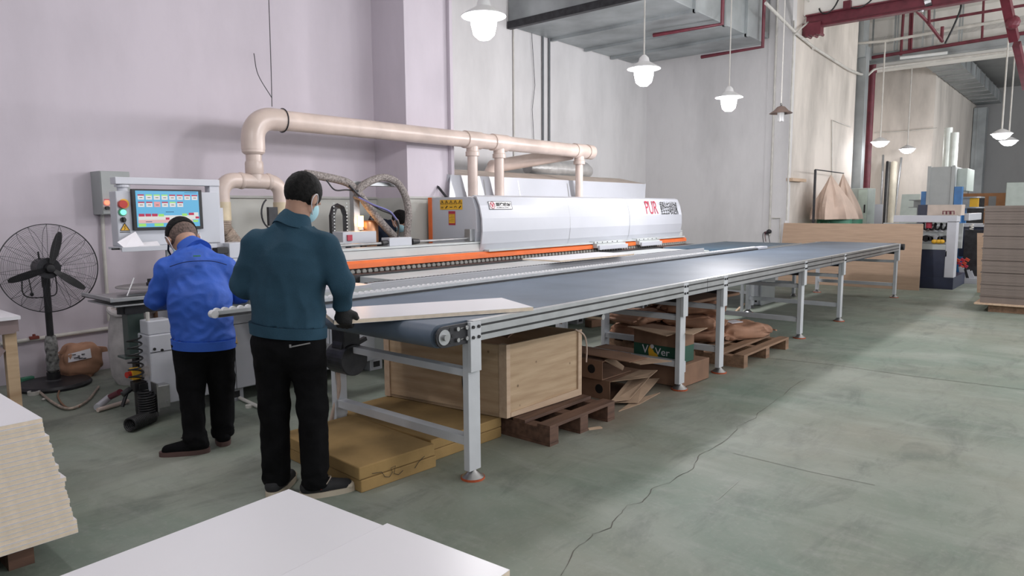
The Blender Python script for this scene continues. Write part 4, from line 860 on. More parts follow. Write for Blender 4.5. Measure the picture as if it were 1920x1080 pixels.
# ================================================================== PEDESTAL FAN
fc_ = at(93, 503, 'Y', 3.98); fb = at(106, 722, 'Z', 0)
t = thing('pedestal_fan', (fc_.x, 4.1, 0), 'large black pedestal fan with three blades in front of the white wall', 'fan')
FX, FZ = fc_.x, fc_.z; FR = .358
part('base', MB().lathe([(.27, 0), (.275, .02), (.26, .04), (.06, .05), (.05, .06)], (FX, 4.1, 0), 36).sm(), M_dark, t)
part('pole', MB().cyl((FX, 4.1, .05), (FX, 4.1, FZ-.1), .026, n=16).cyl((FX, 4.1, .05), (FX, 4.1, .12), .05, n=16).cyl((FX, 4.1, FZ-.16), (FX, 4.1, FZ-.03), .032, n=16).sm(), M_black, t)
part('pole_wrap', MB().lathe([(.034, .12), (.05, .14), (.044, .18), (.052, .22), (.042, .27), (.05, .32), (.046, .38), (.036, .43)], (FX, 4.1, 0), 14).sm(), mat('clear_wrap', (.35, .35, .34), .25, var=.4, scale=25, trans=.3), t, label='crumpled clear plastic wrap')
part('motor', MB().cyl((FX, 4.02, FZ), (FX, 4.2, FZ), .075, n=24).cyl((FX, 3.99, FZ), (FX, 4.02, FZ), .085, n=24).sm(), M_dark, t)
part('control_stalk', MB().cyl((FX-.02, 4.15, FZ+.06), (FX-.025, 4.15, FZ+.13), .007).cyl((FX+.07, 4.12, FZ), (FX+.13, 4.12, FZ+.005), .006), M_black, t)
part('cage_handle', MB().tube(cr([(FX-.15, 4.16, FZ-.08), (FX-.15, 4.17, FZ-.2), (FX-.10, 4.17, FZ-.245), (FX+.03, 4.17, FZ-.25), (FX+.09, 4.17, FZ-.22), (FX+.09, 4.16, FZ-.08)]), .005, 6), M_black, t)
def blade(ang):
    mb = MB(); n = 12; A_ = []; B_ = []
    ca, sa = math.cos(ang), math.sin(ang)
    rows = []
    for k in range(n+1):
        s = k/n; r_ = .03+s*.275; wv = .012+.021*math.sin(PI*min(1, s*.92+.02))**.8 if s < .97 else .012
        tw = .5-.3*s; row = []
        for side in (-1, 1):
            for th in (-.0015, .0015):
                u_, v_ = r_, side*wv*math.cos(tw); y_ = 3.965+side*wv*math.sin(tw)*.6+th
                row.append(mb.b.verts.new((FX+u_*ca-v_*sa, y_, FZ+u_*sa+v_*ca)))
        rows.append(row)
    for a_, b_ in zip(rows, rows[1:]):
        mb.b.faces.new((a_[0], b_[0], b_[2], a_[2])); mb.b.faces.new((a_[1], a_[3], b_[3], b_[1])); mb.b.faces.new((a_[0], a_[1], b_[1], b_[0])); mb.b.faces.new((a_[2], b_[2], b_[3], a_[3]))
    mb.b.faces.new((rows[0][0], rows[0][2], rows[0][3], rows[0][1])); mb.b.faces.new((rows[-1][0], rows[-1][1], rows[-1][3], rows[-1][2]))
    return mb
for a_ in (73, -38, 196): part('blade', blade(math.radians(a_)), M_black, t)
part('hub', MB().lathe([(.0, -.03), (.03, -.025), (.042, 0), (.042, .03)], (FX, 3.97, FZ), 20, M=Matrix.Rotation(-PI/2, 4, 'X').to_3x3()).sm(), M_black, t)
mb = MB(); mb2 = MB(); nr = 24
for k in range(nr):
    r_ = .085+(FR-.085)*k/(nr-1); dy = .085*math.sqrt(max(0, 1-(r_/FR)**2.2))
    for sg, m_ in ((-1, mb), (1, mb2)):
        if sg > 0 and k == nr-1: continue
        m_.tube([(FX+r_*math.cos(a), 3.985+sg*dy, FZ+r_*math.sin(a)) for a in [q*2*PI/64 for q in range(64)]], (.0011 if sg < 0 else .0008) if k < nr-1 else .005, 4, closed=True)
part('front_grille_rings', mb, M_dark, t); part('rear_grille_rings', mb2, M_dark, t)
for sg, nm in ((-1, 'front_grille_spoke'), (1, 'rear_grille_spoke')):
    for k in range(10):
        a_ = k*PI/5+.25*(sg > 0)+.05; m_ = MB()
        for d_ in (-.018, .018):
            pts = []
            for q in range(7):
                r_ = .07+(FR-.07)*q/6; dy = .088*math.sqrt(max(0, 1-(r_/FR)**2.2)); o_ = d_*(1-(q/6)**6)
                pts.append((FX+r_*math.cos(a_)-o_*math.sin(a_), 3.985+sg*dy, FZ+r_*math.sin(a_)+o_*math.cos(a_)))
            m_.tube(pts, .0016, 4)
        part(nm, m_, M_dark, t)
part('cord', MB().tube(cr([(FX-.10, 4.17, FZ-.09), (FX-.09, 4.18, FZ-.16), (FX-.085, 4.18, FZ-.21)]), .004, 6).ell((FX-.085, 4.18, FZ-.22), .014, .014, .018), M_black, t)

# ================================================================== pillow shaped sacks
def sack_mb(L_, W_, H_, seed, e1=.42, e2=.36, amp=.028, nu=72, nv=44, pinch=True):
    mb = MB(); rows = []
    def sp(v_, e): return math.copysign(abs(v_)**e, v_)
    for i in range(nv+1):
        ph = -PI/2+PI*i/nv; row = []
        for j in range(nu):
            th = 2*PI*j/nu
            x = L_/2*sp(math.cos(ph), e1)*sp(math.cos(th), e2); y = W_/2*sp(math.cos(ph), e1)*sp(math.sin(th), e2); z = H_/2*sp(math.sin(ph), .8)
            if pinch: z *= 1-.45*abs(2*x/L_)**6
            n_ = noise.noise(Vector((x*5+seed*3.1, y*5, z*4)))*amp*1.4-abs(noise.noise(Vector((x*9+seed, y*9+seed, z*8))))*amp*1.5-(max(0, .12-abs(noise.noise(Vector((x*4-seed, y*7, z*5)))))*amp*5)
            nr_ = Vector((x/L_, y/W_, z/H_)).normalized() if (x or y or z) else Vector((0, 0, 1))
            p = Vector((x, y, z))+nr_*n_; p.z = max(p.z, -H_/2*.86)+H_/2*.86
            row.append(mb.b.verts.new(p))
        rows.append(row)
    for a_, b_ in zip(rows, rows[1:]):
        for j in range(nu): mb.b.faces.new((a_[j], a_[(j+1) % nu], b_[(j+1) % nu], b_[j]))
    bmesh.ops.remove_doubles(mb.b, verts=mb.b.verts, dist=1e-4); return mb.sm()
def sack(x, y, z, L_, W_, H_, rz, seed, label, group=None, m=None, ends=True, name='paper_sack', cat='sack', lab=False, rx=0, e1=.42):
    t = thing(name, (x, y, z), label, cat, group, rz); t.rotation_euler.x = rx
    part('body', sack_mb(L_, W_, H_, seed, e1), m or M_kraft, t, off=False)
    if ends:
        for s_ in (-1, 1): part('sewn_end', MB().quad([(s_*L_*.485, -W_*.40, H_*.36), (s_*L_*.485, W_*.40, H_*.36), (s_*(L_*.485+.035), W_*.37, H_*.30), (s_*(L_*.485+.035), -W_*.37, H_*.30)], .012, (0, 0, 1)), m or M_kraft, t, off=False)
    if lab: part('paper_label', MB().quad([(.02-L_*.2, -.07, H_*.90), (.02, -.07, H_*.925), (.02, .05, H_*.94), (.02-L_*.2, .05, H_*.925)], .006, (0, 0, 1)), M_paper, t, off=False, label='white printed label')
    return t
# upright kraft sack by the wall with its white label
sp_ = at(150, 703, 'Z', 0)
t = thing('paper_sack', (-.52, 4.30, 0), 'upright brown paper sack with a white label, beside the fan', 'sack')
sb = sack_mb(.34, .22, .33, 3, .55, .5, .02)
part('body', sb, M_kraft, t, off=False)
part('folded_corner', MB().quad([(.12, -.06, .26), (.21, -.05, .24), (.22, -.05, .20), (.13, -.06, .20)], .05, (0, 1, 0)).quad([(-.17, -.06, .24), (-.12, -.06, .28), (-.08, -.06, .22)], .05, (0, 1, 0)), M_kraft, t, off=False)
part('paper_label', MB().quad([(-.125, -.125, .165), (.055, -.135, .18), (.055, -.118, .26), (-.115, -.11, .235)], .004, (0, 1, 0)), M_paper, t, off=False, label='white printed label')
mb = MB()
for k, (x, z, w_) in enumerate(((-.08, .228, .05), (-.045, .212, .03), (-.01, .222, .05), (-.06, .2, .09), (-.03, .19, .06), (.0, .185, .04))): mb.box(x-w_/4, x+w_/4, -.142, -.132, z-.003, z+.003)
part('label_print', mb, M_txt, t, off=False)
# woven white sack and the brown sacks behind the tray
t = thing('woven_sack', (-.27, 3.72, 0), 'tall bulging white woven sack with an open rolled top, left of the machine', 'sack')
part('body', MB().lathe([(.0, 0), (.15, .0), (.19, .08), (.205, .3), (.19, .48), (.17, .58), (.18, .62), (.15, .64), (.0, .60)], (0, 0, 0), 28).sm(), M_wovenw, t, off=False)
part('rolled_rim', MB().tube([(.175*math.cos(a), .175*math.sin(a), .62+.02*math.sin(3*a)) for a in [k*PI/14 for k in range(28)]], .02, 8, closed=True).sm(), M_wovenw, t, off=False)
part('paper_filling', MB().ell((0, 0, .62), .13, .13, .10), M_card2, t, off=False)
sack(-.02, 3.70, .0, .30, .30, .78, 0, 11, 'brown paper waste bag standing right of the white woven sack', m=M_card, ends=False, e1=.7)
t = thing('waste_bundle', (-.12, 3.45, .0), 'pale torn packaging bundle with a dark red strap by the left end of the machine', 'waste')
part('bundle', sack_mb(.28, .2, .56, 5, .7, .6, .03), M_card2, t, off=False)
part('strap', MB().tube(cr([(-.12, -.1, .5), (-.05, -.13, .57), (.05, -.12, .58), (.13, -.08, .55)]), .014, 6), M_red, t, off=False)

# ================================================================== LEFT WORKBENCH, WHITE STACKS
t = thing('work_bench', (-1.75, 3.0, 0), 'pale wooden bench with a white board top at the left edge', 'bench')
bx1, by0 = -1.335, 2.66; bz = .80
M_rail = mat('mauve_rail', (.26, .20, .20), .7)
part('top', MB().box(bx1-1.2, bx1, by0, by0+1.3, bz-.022, bz), M_board, t)
part('rail', MB().box(bx1-1.2, bx1-.03, by0+.02, by0+.04, bz-.11, bz-.022), M_rail, t)
part('rail', MB().box(bx1-.03, bx1-.01, by0+.02, by0+1.25, bz-.10, bz-.022), M_rail, t)
for y in (by0+.04, by0+1.15):
    part('leg', MB().box(bx1-.085, bx1-.02, y, y+.055, 0, bz-.09), M_pine, t, .002)
part('leg', MB().box(bx1-1.15, bx1-1.08, by0+.04, by0+.095, 0, bz-.09), M_pine, t)
part('brace', MB().tube([(bx1-.10, by0+.06, .60), (bx1-.55, by0+.06, .10)], .035, 4), M_rail, t)
part('shelf', MB().box(bx1-1.1, bx1-.03, by0+.02, by0+.10, .15, .21), M_rail, t)
# stack of boards at the left edge
pal = thing('pallet', (-2.3, 1.2, 0), 'dark pallet under the left stack of white boards', 'pallet')
for x in (-2.75, -2.35, -1.92): part('runner', MB().box(x, x+.09, .76, 1.75, 0, .11), M_pallet, pal)
for y in (.76, 1.0, 1.25, 1.5, 1.68): part('deck_board', MB().box(-2.78, -1.85, y, y+.09, .11, .13), M_pallet, pal)
random.seed(21)
c0 = at(78, 784, 'Z', .62)
n = 27; th = .0181
zb = .131; xr = [0.0]
prot = None
for k in range(n):
    f_ = k/(n-1); lean = .135*(1-f_)+random.choice([0, 0, .006, .012, -.006])+(.02 if k in (12, 15) else 0)
    x1 = c0.x+lean*.55; y0 = c0.y+(-.08*(1-f_)) + random.uniform(-.004, .004)
    lab = ('topmost white board of the left stack' if k == n-1 else 'lowest white board of the left stack, resting on the pallet' if k == 0 else ordinal(n-k)+' white board from the top of the left stack')
    if prot is None: prot = slab('white_board', (x1-.45, y0+.4, 0), .9, .8, zb, th-.0006, 0, lab, 'board', 'boards of the left stack'); o = prot
    else: o = copy_tree(prot)
    o.location = (x1-.45, y0+.4, zb+k*th); o['label'] = lab; o.rotation_euler.z = random.uniform(-.004, .004)
# foreground stack
pal = thing('pallet', (-1.9, -1.0, 0), 'pallet hidden under the front stack of white boards', 'pallet')
ZT = .55; c0 = at(540, 917, 'Z', ZT); c1 = at(938, 1066, 'Z', ZT); cL = at(110, 1080, 'Z', ZT); cs = at(710, 974, 'Z', ZT)
u1 = (cL-c0).normalized(); u2 = (c1-c0).normalized()
rz = math.atan2(-u1.y, -u1.x)
for k in range(3): part('runner', MB().box(c0.x-.9, c0.x-.05, c0.y-.15-.42*k, c0.y-.06-.42*k, 0, .11), M_pallet2, pal)
for k in range(7): part('deck_board', MB().box(c0.x-1.0+.14*k, c0.x-.92+.14*k, c0.y-1.1, c0.y-.02, .11, .13), M_pallet2, pal)
th = .0182; n = 23; prot = None; Ln, Wn = 1.22, .445
for k in range(n):
    z = ZT-th*(n-k)
    for s_ in (0, 1):
        lab = ('topmost white board of the front stack, %s half' % ('rear left' if s_ == 0 else 'front right')) if k == n-1 else ordinal(n-k)+' white board from the top in the front stack, %s half' % ('rear left' if s_ == 0 else 'front right')
        off_ = random.uniform(-.003, .006) if k < n-1 else 0
        if prot is None: prot = slab('white_board', (0, 0, 0), Ln, Wn-.001, z, th-.0006, 0, lab, 'board', 'boards of the front stack'); o = prot
        else: o = copy_tree(prot)
        e = 0 if s_ == 0 else .012
        cc = c0+u1*(Ln/2-e+off_)+u2*(Wn/2+s_*Wn)
        o.location = (cc.x, cc.y, z+.0002*s_); o.rotation_euler.z = rz; o['label'] = lab

# ================================================================== FOAM SLABS
def foam(x0, x1, y0, y1, z0, z1, rz, label):
    c = ((x0+x1)/2, (y0+y1)/2); t = thing('foam_slab', (c[0], c[1], z0), label, 'foam slab', 'yellow foam slabs under the belt', rz)
    L_, W_ = x1-x0, y1-y0
    part('block', MB().box(-L_/2, L_/2, -W_/2, W_/2, 0, z1-z0-.002), M_foam, t, .006, off=False); return t
foam(-.495, .01, .275, 1.105, 0, .068, -.053, 'lower foam slab of the nearest pair, at the foot of the first leg')
f2 = foam(-.50, .005, .28, 1.11, .068, .138, -.055, 'upper foam slab of the nearest pair, behind the first leg')
mb = MB().tube([( -.18, -.425, .02), (-.12, -.425, .012), (-.10, -.425, -.02), (-.07, -.425, -.03), (-.05, -.425, -.01), (-.06, -.425, .015), (-.03, -.425, .02), (-.04, -.425, -.02), (-.01, -.425, -.035), (.02, -.425, -.02)], .0016, 4)
mb.tube([(.10, -.425, -.03), (.13, -.425, 0), (.17, -.425, .02)], .0016, 4)
part('pen_scribble', mb, M_txt, f2, off=False)
foam(.02, .63, .33, 1.3, 0, .068, -.03, 'lower foam slab of the rear pair, beside the pallet')
foam(.03, .63, .33, 1.3, .068, .132, -.025, 'upper foam slab of the rear pair, under the wooden crate')

# ================================================================== PALLETS, CRATE
def pallet(x0, x1, y0, y1, m, label, ndeck=5, h=.13, rz=0, along='X'):
    t = thing('pallet', ((x0+x1)/2, (y0+y1)/2, 0), label, 'pallet', None, rz); L_, W_ = x1-x0, y1-y0
    if along == 'X':
        for k in range(3):
            x = -L_/2+(L_-.09)*k/2
            part('runner', MB().box(x, x+.09, -W_/2, W_/2, .018, h-.02) if k != 9 else MB(), m, t, .003, off=False)
            part('foot_board', MB().box(x, x+.09, -W_/2, W_/2, 0, .018), m, t, off=False)
        for k in range(ndeck):
            y = -W_/2+(W_-.10)*k/(ndeck-1); part('deck_board', MB().box(-L_/2, L_/2, y, y+.10, h-.02, h), m, t, .002, off=False)
    else:
        for k in range(3):
            y = -W_/2+(W_-.09)*k/2; part('runner', MB().box(-L_/2, L_/2, y, y+.09, 0, h-.02), m, t, .003, off=False)
        for k in range(ndeck):
            x = -L_/2+(L_-.10)*k/(ndeck-1); part('deck_board', MB().box(x, x+.10, -W_/2, W_/2, h-.02, h), m, t, .002, off=False)
    return t
pallet(.66, 1.40, -.035, 1.25, M_pallet, 'dark brown worn pallet sticking out under the wooden crate', 7)
KA = Vector((.60, .27)); KB = Vector((1.365, .235)); KD = Vector((.48, 1.30))
t = thing('wooden_crate', (.93, .75, .135), 'pale knotty wooden crate filled with scrap under the belt', 'crate')
z0, z1 = .135, .605
def wallq(p, q, zt1, zt2, th=.018, inset=.03):
    p = Vector((*p, 0)); q = Vector((*q, 0)); d = (q-p).normalized(); nn = Vector((-d.y, d.x, 0))
    return MB().quad([(p.x, p.y, z0), (q.x, q.y, z0), (q.x, q.y, zt2), (p.x, p.y, zt1)], th, nn)
KC = KB+(KD-KA)
part('front_panel', wallq(KA, KB, z1, z1), M_pine, t, .001)
part('left_panel', wallq(KD, KA, z1-.03, z1), M_pine, t, .001)
part('rear_panel', wallq(KC, KD, z1, z1-.03), M_pine, t, .001)
part('right_panel', wallq(KB, KC, z1, z1), M_pine, t, .001)
d1 = (KB-KA).normalized(); d2 = (KD-KA).normalized()
def post(P_, ua, ub, w1, w2, z=z1):
    a_ = Vector((*P_, 0)); ua = Vector((*ua, 0)); ub = Vector((*ub, 0)); q = [a_, a_+ua*w1, a_+ua*w1+ub*w2, a_+ub*w2]
    return MB().quad([(v.x, v.y, z0) for v in q], z-z0+.004, (0, 0, 1))
part('corner_post', post(KA-d2*.012-d1*.004, d1, d2, .035, .06), M_pine2, t, .002)
part('corner_post', post(KB-d2*.012-d1*.035, d1, d2, .04, .012), M_pine2, t, .002)
part('corner_post', post(KD-d1*.012-d2*.05, d1, d2, .014, .05, z1-.03), M_pine2, t, .002)
part('bottom', MB().quad([(v.x, v.y, z0+.005) for v in (KA, KB, KC, KD)], .015, (0, 0, 1)), M_pine, t)
part('batten', MB().quad([(KA.x+.04, KA.y-.01, z0+.0), (KB.x-.03, KB.y-.01, z0+.0), (KB.x-.03, KB.y-.01, z0+.05), (KA.x+.04, KA.y-.01, z0+.03)], .01, (0, 1, 0)), M_pine2, t)
mb = MB().tube(cr([(KB.x-.06, KB.y+.0, z1+.01), (KB.x+.02, KB.y-.02, z1-.04), (KB.x+.055, KB.y-.02, z1-.13), (KB.x+.05, KB.y-.02, z1-.24)]), .006, 6)
solo('packing_strap', mb, M_cloth, 'pale packing strap curling over the right corner of the wooden crate', 'strap')
solo('packing_strap', MB().tube(cr([(KA.x-.03, KA.y+.35, z0+.28), (KA.x-.045, KA.y+.33, z0+.15), (KA.x-.03, KA.y+.27, z0+.02)]), .003, 5), M_dark, 'thin dark strap hanging down the left side of the wooden crate', 'strap')
scr_ = [((.62, .62), (1.30, .60), .05, .03, 'dark warped board lying across the open crate'), ((.80, .42), (1.32, .36), .02, .075, 'brown curled strip on top of the crate scrap'), ((.58, .95), (1.25, .9), .03, .0, 'dark flat offcut at the back of the open crate')]
for k, (p, q, dz, tl, lb) in enumerate(scr_):
    mb = MB(); pr = None
    for i in range(9):
        s = i/8; x = p[0]+(q[0]-p[0])*s; y = p[1]+(q[1]-p[1])*s; z = z1+.001+dz*s+tl*math.sin(s*3)
        rw = [mb.b.verts.new((x, y+yy, z+zz)) for yy, zz in ((0, 0), (.16, .01), (.16, .018), (0, .008))]
        if pr:
            for j in range(4): mb.b.faces.new((pr[j], pr[(j+1) % 4], rw[(j+1) % 4], rw[j]))
        else: mb.b.faces.new(rw)
        pr = rw
    mb.b.faces.new(pr[::-1]); solo('wood_offcut', mb, M_card if k == 1 else M_dark, lb, 'offcut', 'scrap in the crate')
solo('wood_chip', MB().obox((at(1115, 804, 'Z', 0).x, at(1115, 804, 'Z', 0).y, .004), .10, .03, .008, rz=-.5), M_pine2, 'small pale wood chip on the floor by the dark pallet', 'wood chip')

# ================================================================== CARDBOARD under the belt
def carton(x, y, z, L_, W_, H_, rz, label, m=M_card, openy=True, hole=True, flaps=(), name='cardboard_carton'):
    """tray like carton: front end with a round hole, open right side"""
    t = thing(name, (x, y, z), label, 'carton', None, rz); w_ = .006
    part('bottom', MB().box(0, L_, 0, W_, 0, w_), m, t, off=False)
    part('back', MB().box(0, L_, W_-w_, W_, w_, H_), m, t, off=False); part('top', MB().box(0, L_, 0, W_, H_-w_, H_), m, t, off=False)
    part('end', MB().box(0, w_, 0, W_, w_, H_-w_), m, t, off=False)
    if hole: part('hand_hole', MB().cyl((-.001, .10, H_*.52), (.005, .10, H_*.52), H_*.24, n=18), M_black, t, off=False)
    for f_ in flaps: part('flap', MB().quad(f_, .005, (0, 0, 1)), M_card2, t, off=False)
    return t
k0 = at(1143, 752, 'Z', 0)
carton(k0.x, k0.y, .0, .50, .60, .15, -.05, 'lower brown carton with a round hand hole, right of the crate', flaps=[[(.0, -.02, .152), (.30, -.16, .155), (.48, -.12, .17), (.46, .03, .153)]])
carton(k0.x-.03, k0.y+.05, .158, .40, .58, .145, -.03, 'upper brown carton with a round hand hole and a bent flap', flaps=[[(.03, -.0, .147), (.16, -.08, .06), (.24, -.04, .07), (.16, .02, .15)]])
k1 = at(1252, 716, 'Z', 0)
carton(k1.x, k1.y, .0, .30, .85, .17, -.05, 'long brown carton with a dark hole behind the second leg', flaps=[])
solo('cardboard_carton', MB().obox((3.02, .36, .09), .18, .34, .18, rz=-.2), M_card, 'small closed carton standing just behind the third leg', 'carton', bevel=.004)
def sheet(px, z, label, m=M_card2, th=.006, sag=.0):
    pts = [at(x, y, 'Z', zz) for (x, y), zz in zip(px, z)]
    solo('cardboard_sheet', MB().quad(pts, th, (0, 0, 1)), m, label, 'cardboard')
sheet([(1160, 772), (1200, 758), (1238, 737), (1190, 750)], (.0, .0, .005, .01), 'flattened cardboard strip nearest the camera right of the dark pallet')
sheet([(1140, 755), (1196, 756), (1237, 710), (1205, 712)], (.03, .015, .06, .08), 'torn cardboard sheet leaning over the flat strip')
sheet([(1145, 754), (1180, 750), (1218, 708), (1190, 700)], (.05, .04, .11, .12), 'bent cardboard sheet on top of the torn one')
sheet([(1096, 655), (1160, 660), (1215, 672), (1180, 680), (1096, 664)], (.34, .335, .33, .32, .33), 'long brown cardboard sheet lying across the cartons', M_card)
sheet([(1130, 668), (1216, 672), (1260, 678), (1200, 684)], (.325, .32, .315, .31), 'pale lower cardboard sheet across the cartons')
# green fruit carton with yellow drop mark
gx, gy = 2.70, .42; rzg = -.22
gz = .20
gz = .19; k2 = at(1270, 684, 'Z', gz)
t = thing('printed_carton', (k2.x, k2.y, gz), 'green and brown printed carton with open flaps behind the second leg', 'carton', None, -.06)
gl, gw, gh = .26, .42, .26
part('lower_band', MB().box(0, gl, 0, gw, 0, gh*.52), mat('carton_green', (.015, .08, .05), .6), t, off=False)
part('upper_band', MB().box(0, gl, 0, gw, gh*.52, gh), M_card, t, off=False)
part('flap', MB().quad([(-.16, gw*.9, gh+.03), (-.14, .02, gh-.01), (.03, .0, gh), (.03, gw, gh)], .006, (0, 0, 1)), M_card2, t, off=False)
part('flap', MB().quad([(.0, -.13, gh+.0), (gl, -.12, gh+.02), (gl, .01, gh+.0), (0, .01, gh)], .006, (0, 0, 1)), M_card2, t, off=False)
part('drop_mark', MB().prism([(gw*.62, gh*.5), (gw*.66, gh*.34), (gw*.64, gh*.12), (gw*.5, gh*.02), (gw*.40, gh*.08), (gw*.46, gh*.24), (gw*.52, gh*.28)], 'X', -.002, 0), M_yel, t, off=False)
text_part('letters', 'V', .10, M_paper, t, frameM((-.003, gw*.80, gh*.22), (0, -1, 0), (0, 0, 1)), off=False)
text_part('letters', 'Ver', .085, M_paper, t, frameM((-.003, gw*.50, gh*.22), (0, -1, 0), (0, 0, 1)), sx=1.1, off=False)
part('dot_mark', MB().prism([(gw*.57+.018*math.cos(a), gh*.46+.018*math.sin(a)) for a in [q*PI/6 for q in range(12)]], 'X', -.003, -.001), M_paper, t, off=False)
solo('cardboard_carton', MB().obox((k2.x+.24, k2.y+.22, .094), .46, .55, .178, rz=-.05), M_card, 'flat brown carton under the green printed one', 'carton', bevel=.004)
# floor carton and chip beyond
solo('cardboard_carton', MB().obox((5.0, 2.12, .055), .36, .16, .11, rz=-.25), M_card2, 'small battered carton on the green floor beyond the belt legs', 'carton', bevel=.006)
solo('wood_block', MB().obox((4.55, 2.2, .05), .3, .12, .09, rz=-.2), M_card, 'dark brown block beside the small battered carton', 'block', bevel=.004)
# ---- kraft sacks on their pallet
pallet(3.45, 4.62, -.12, 1.35, M_pallet2, 'light brown pallet carrying the kraft paper sacks', 8, .12, rz=-.0, along='X')
sack(4.33, .32, .12, .74, .44, .17, -.45, 2, 'kraft sack alone at the right end of its pallet, white label on top', 'kraft sacks under the belt', lab=True)
g = 'kraft sacks under the belt'
sack(3.72, 1.05, .12, .80, .46, .19, -.1, 4, 'lowest long kraft sack, furthest left on the pallet', g)
sack(3.86, .56, .12, .62, .40, .14, -1.2, 6, 'kraft sack at the foot of the pile, seen end on behind the third leg', g)
sack(3.88, .60, .26, .62, .42, .14, -1.25, 7, 'second kraft sack up in the pile behind the third leg', g)
sack(3.90, .62, .40, .62, .42, .13, -1.2, 8, 'third kraft sack up in the pile behind the third leg', g)
sack(4.15, .95, .12, .66, .42, .15, -1.3, 9, 'lowest kraft sack behind the fourth leg', g)
sack(4.17, .95, .27, .66, .42, .15, -1.3, 10, 'middle kraft sack behind the fourth leg', g)
sack(4.14, .97, .42, .64, .42, .13, -1.25, 12, 'top kraft sack behind the fourth leg', g)
sack(3.55, 1.02, .31, .60, .44, .13, -.1, 13, 'pale kraft sack lying on the long left one', g)
solo('curved_board', MB().obox((3.75, .62, .575), .95, .62, .03, rz=-.2, ry=-.04), M_card, 'brown curved board resting on the kraft sack pile under the belt', 'board', bevel=.01)

# ================================================================== FLOOR CLUTTER AT THE LEFT
def coil(cx, cy, z0, z1, r, turns, tr, bend=0):
    return [(cx+r*math.cos(a)+bend*s, cy+r*math.sin(a), z0+(z1-z0)*s) for a, s in [(k/14*2*PI, k/(14*turns)) for k in range(int(14*turns)+1)]]
hx, hy = -.74, 2.50
t = thing('air_hose', (hx, hy, 0), 'black coiled air hose hanging from the dark green column to the floor', 'air hose')
part('upper_coil', MB().tube(coil(hx, hy-.02, .30, .60, .045, 6, .006), .0065, 6).sm(), M_black, t)
part('middle_coil', MB().tube(coil(hx+.05, hy-.05, .06, .22, .055, 9, .006), .0075, 6).sm(), M_black, t)
part('middle_coil', MB().tube(coil(hx+.02, hy-.12, .05, .20, .05, 9, .006), .0075, 6).sm(), M_black, t)
bend = []
for k in range(14*16):
    s = k/(14*16); a = k/14*2*PI; bx_ = hx+.05-.19*s; by_ = hy-.12-.10*s; bz_ = .052
    dx_, dy_ = -.19, -.10; L__ = math.hypot(dx_, dy_); nx_, ny_ = -dy_/L__, dx_/L__
    bend.append((bx_+nx_*.042*math.cos(a), by_+ny_*.042*math.cos(a), bz_+.042*math.sin(a)))
part('floor_coil', MB().tube(bend, .0075, 6).sm(), M_black, t)
g1 = [at(*p, 'Z', .015) for p in ((42, 728), (70, 733), (95, 752), (120, 765), (140, 764), (165, 750), (185, 725))]
solo('hose', MB().tube(cr(g1), .010, 8).sm(), M_hose, 'beige hose looping over the floor in front of the fan base', 'hose')
g1 = [at(*p, 'Z', .012) for p in ((45, 725), (75, 712), (105, 712), (111, 730), (109, 745), (125, 764), (150, 762))]
solo('hose', MB().tube(cr(g1), .007, 8).sm(), M_card, 'thin brown cable curling beside the fan base', 'cable')
a = at(182, 764, 'Z', .03); b = at(205, 745, 'Z', .06); c = at(225, 735, 'Z', .14)
t = thing('pipe_offcut', (a.x, a.y, 0), 'white and dark red pipe lying on the floor by the coiled hose', 'pipe')
part('white_section', MB().cyl(a, b, .026, n=14).sm(), M_white, t, label='white section'); part('red_section', MB().cyl(b, c, .022, n=14).sm(), M_red, t, label='dark red section')
a = at(183, 769, 'Z', .02); b = at(240, 752, 'Z', .02)
solo('pipe_offcut', MB().cyl(a, b, .016, n=12).sm(), M_pvc, 'beige pipe lying on the floor beneath the red and white one', 'pipe')
a = at(64, 740, 'Z', 0)
solo('tape_roll', MB().lathe([(.03, 0), (.045, .0), (.045, .03), (.03, .03), (.03, 0)], (a.x, a.y, 0), 20).sm(), M_pvcw, 'small white roll lying on the floor before the fan', 'tape roll')
a = at(82, 751, 'Z', 0); solo('foam_crumb', MB().ell((a.x, a.y, .01), .014, .01, .01, 1), M_pvcw, 'tiny white crumb on the floor right of the white roll', 'crumb')
a = at(51, 713, 'Z', .03); solo('plug', MB().obox((a.x, a.y, .03), .10, .05, .06, rz=.2), M_green, 'dark green plug on the floor left of the fan base', 'plug', bevel=.008)
a = at(445, 744, 'Z', .02); b = at(496, 768, 'Z', .02)
t = thing('pipe_offcut', (a.x, a.y, 0), 'white pipe on the floor between the two standing men', 'pipe')
part('tube', MB().cyl(a, b, .014, n=12).sm(), M_pvcw, t); q = at(467, 764, 'Z', 0); part('ring', MB().cyl((q.x, q.y, 0), (q.x, q.y, .02), .026, n=16), M_pvcw, t)
# papers on the keyboard shelf
kz = at(197, 470, 'Y', 2.68).z+.018
def flat_paper(px, label, Y):
    pts = [at(x, y, 'Y', Y_) for (x, y), Y_ in zip(px, Y)]; o = solo('paper_sheet', MB().quad(pts, .003, (0, 1, 0)), M_paper, label, 'paper'); return o
flat_paper([(220, 454), (254, 434), (273, 464), (234, 466)], 'creased white drawing sheet propped under the operator screen', [2.70, 2.78, 2.70, 2.66])
flat_paper([(250, 456), (295, 452), (305, 466), (245, 466.5)], 'second paper lying right of the creased drawing sheet', [2.75, 2.77, 2.66, 2.655])
solo('pen', MB().cyl(at(210, 467, 'Y', 2.64), at(224, 466.5, 'Y', 2.66), .007), M_black, 'black pen at the left end of the keyboard shelf', 'pen')
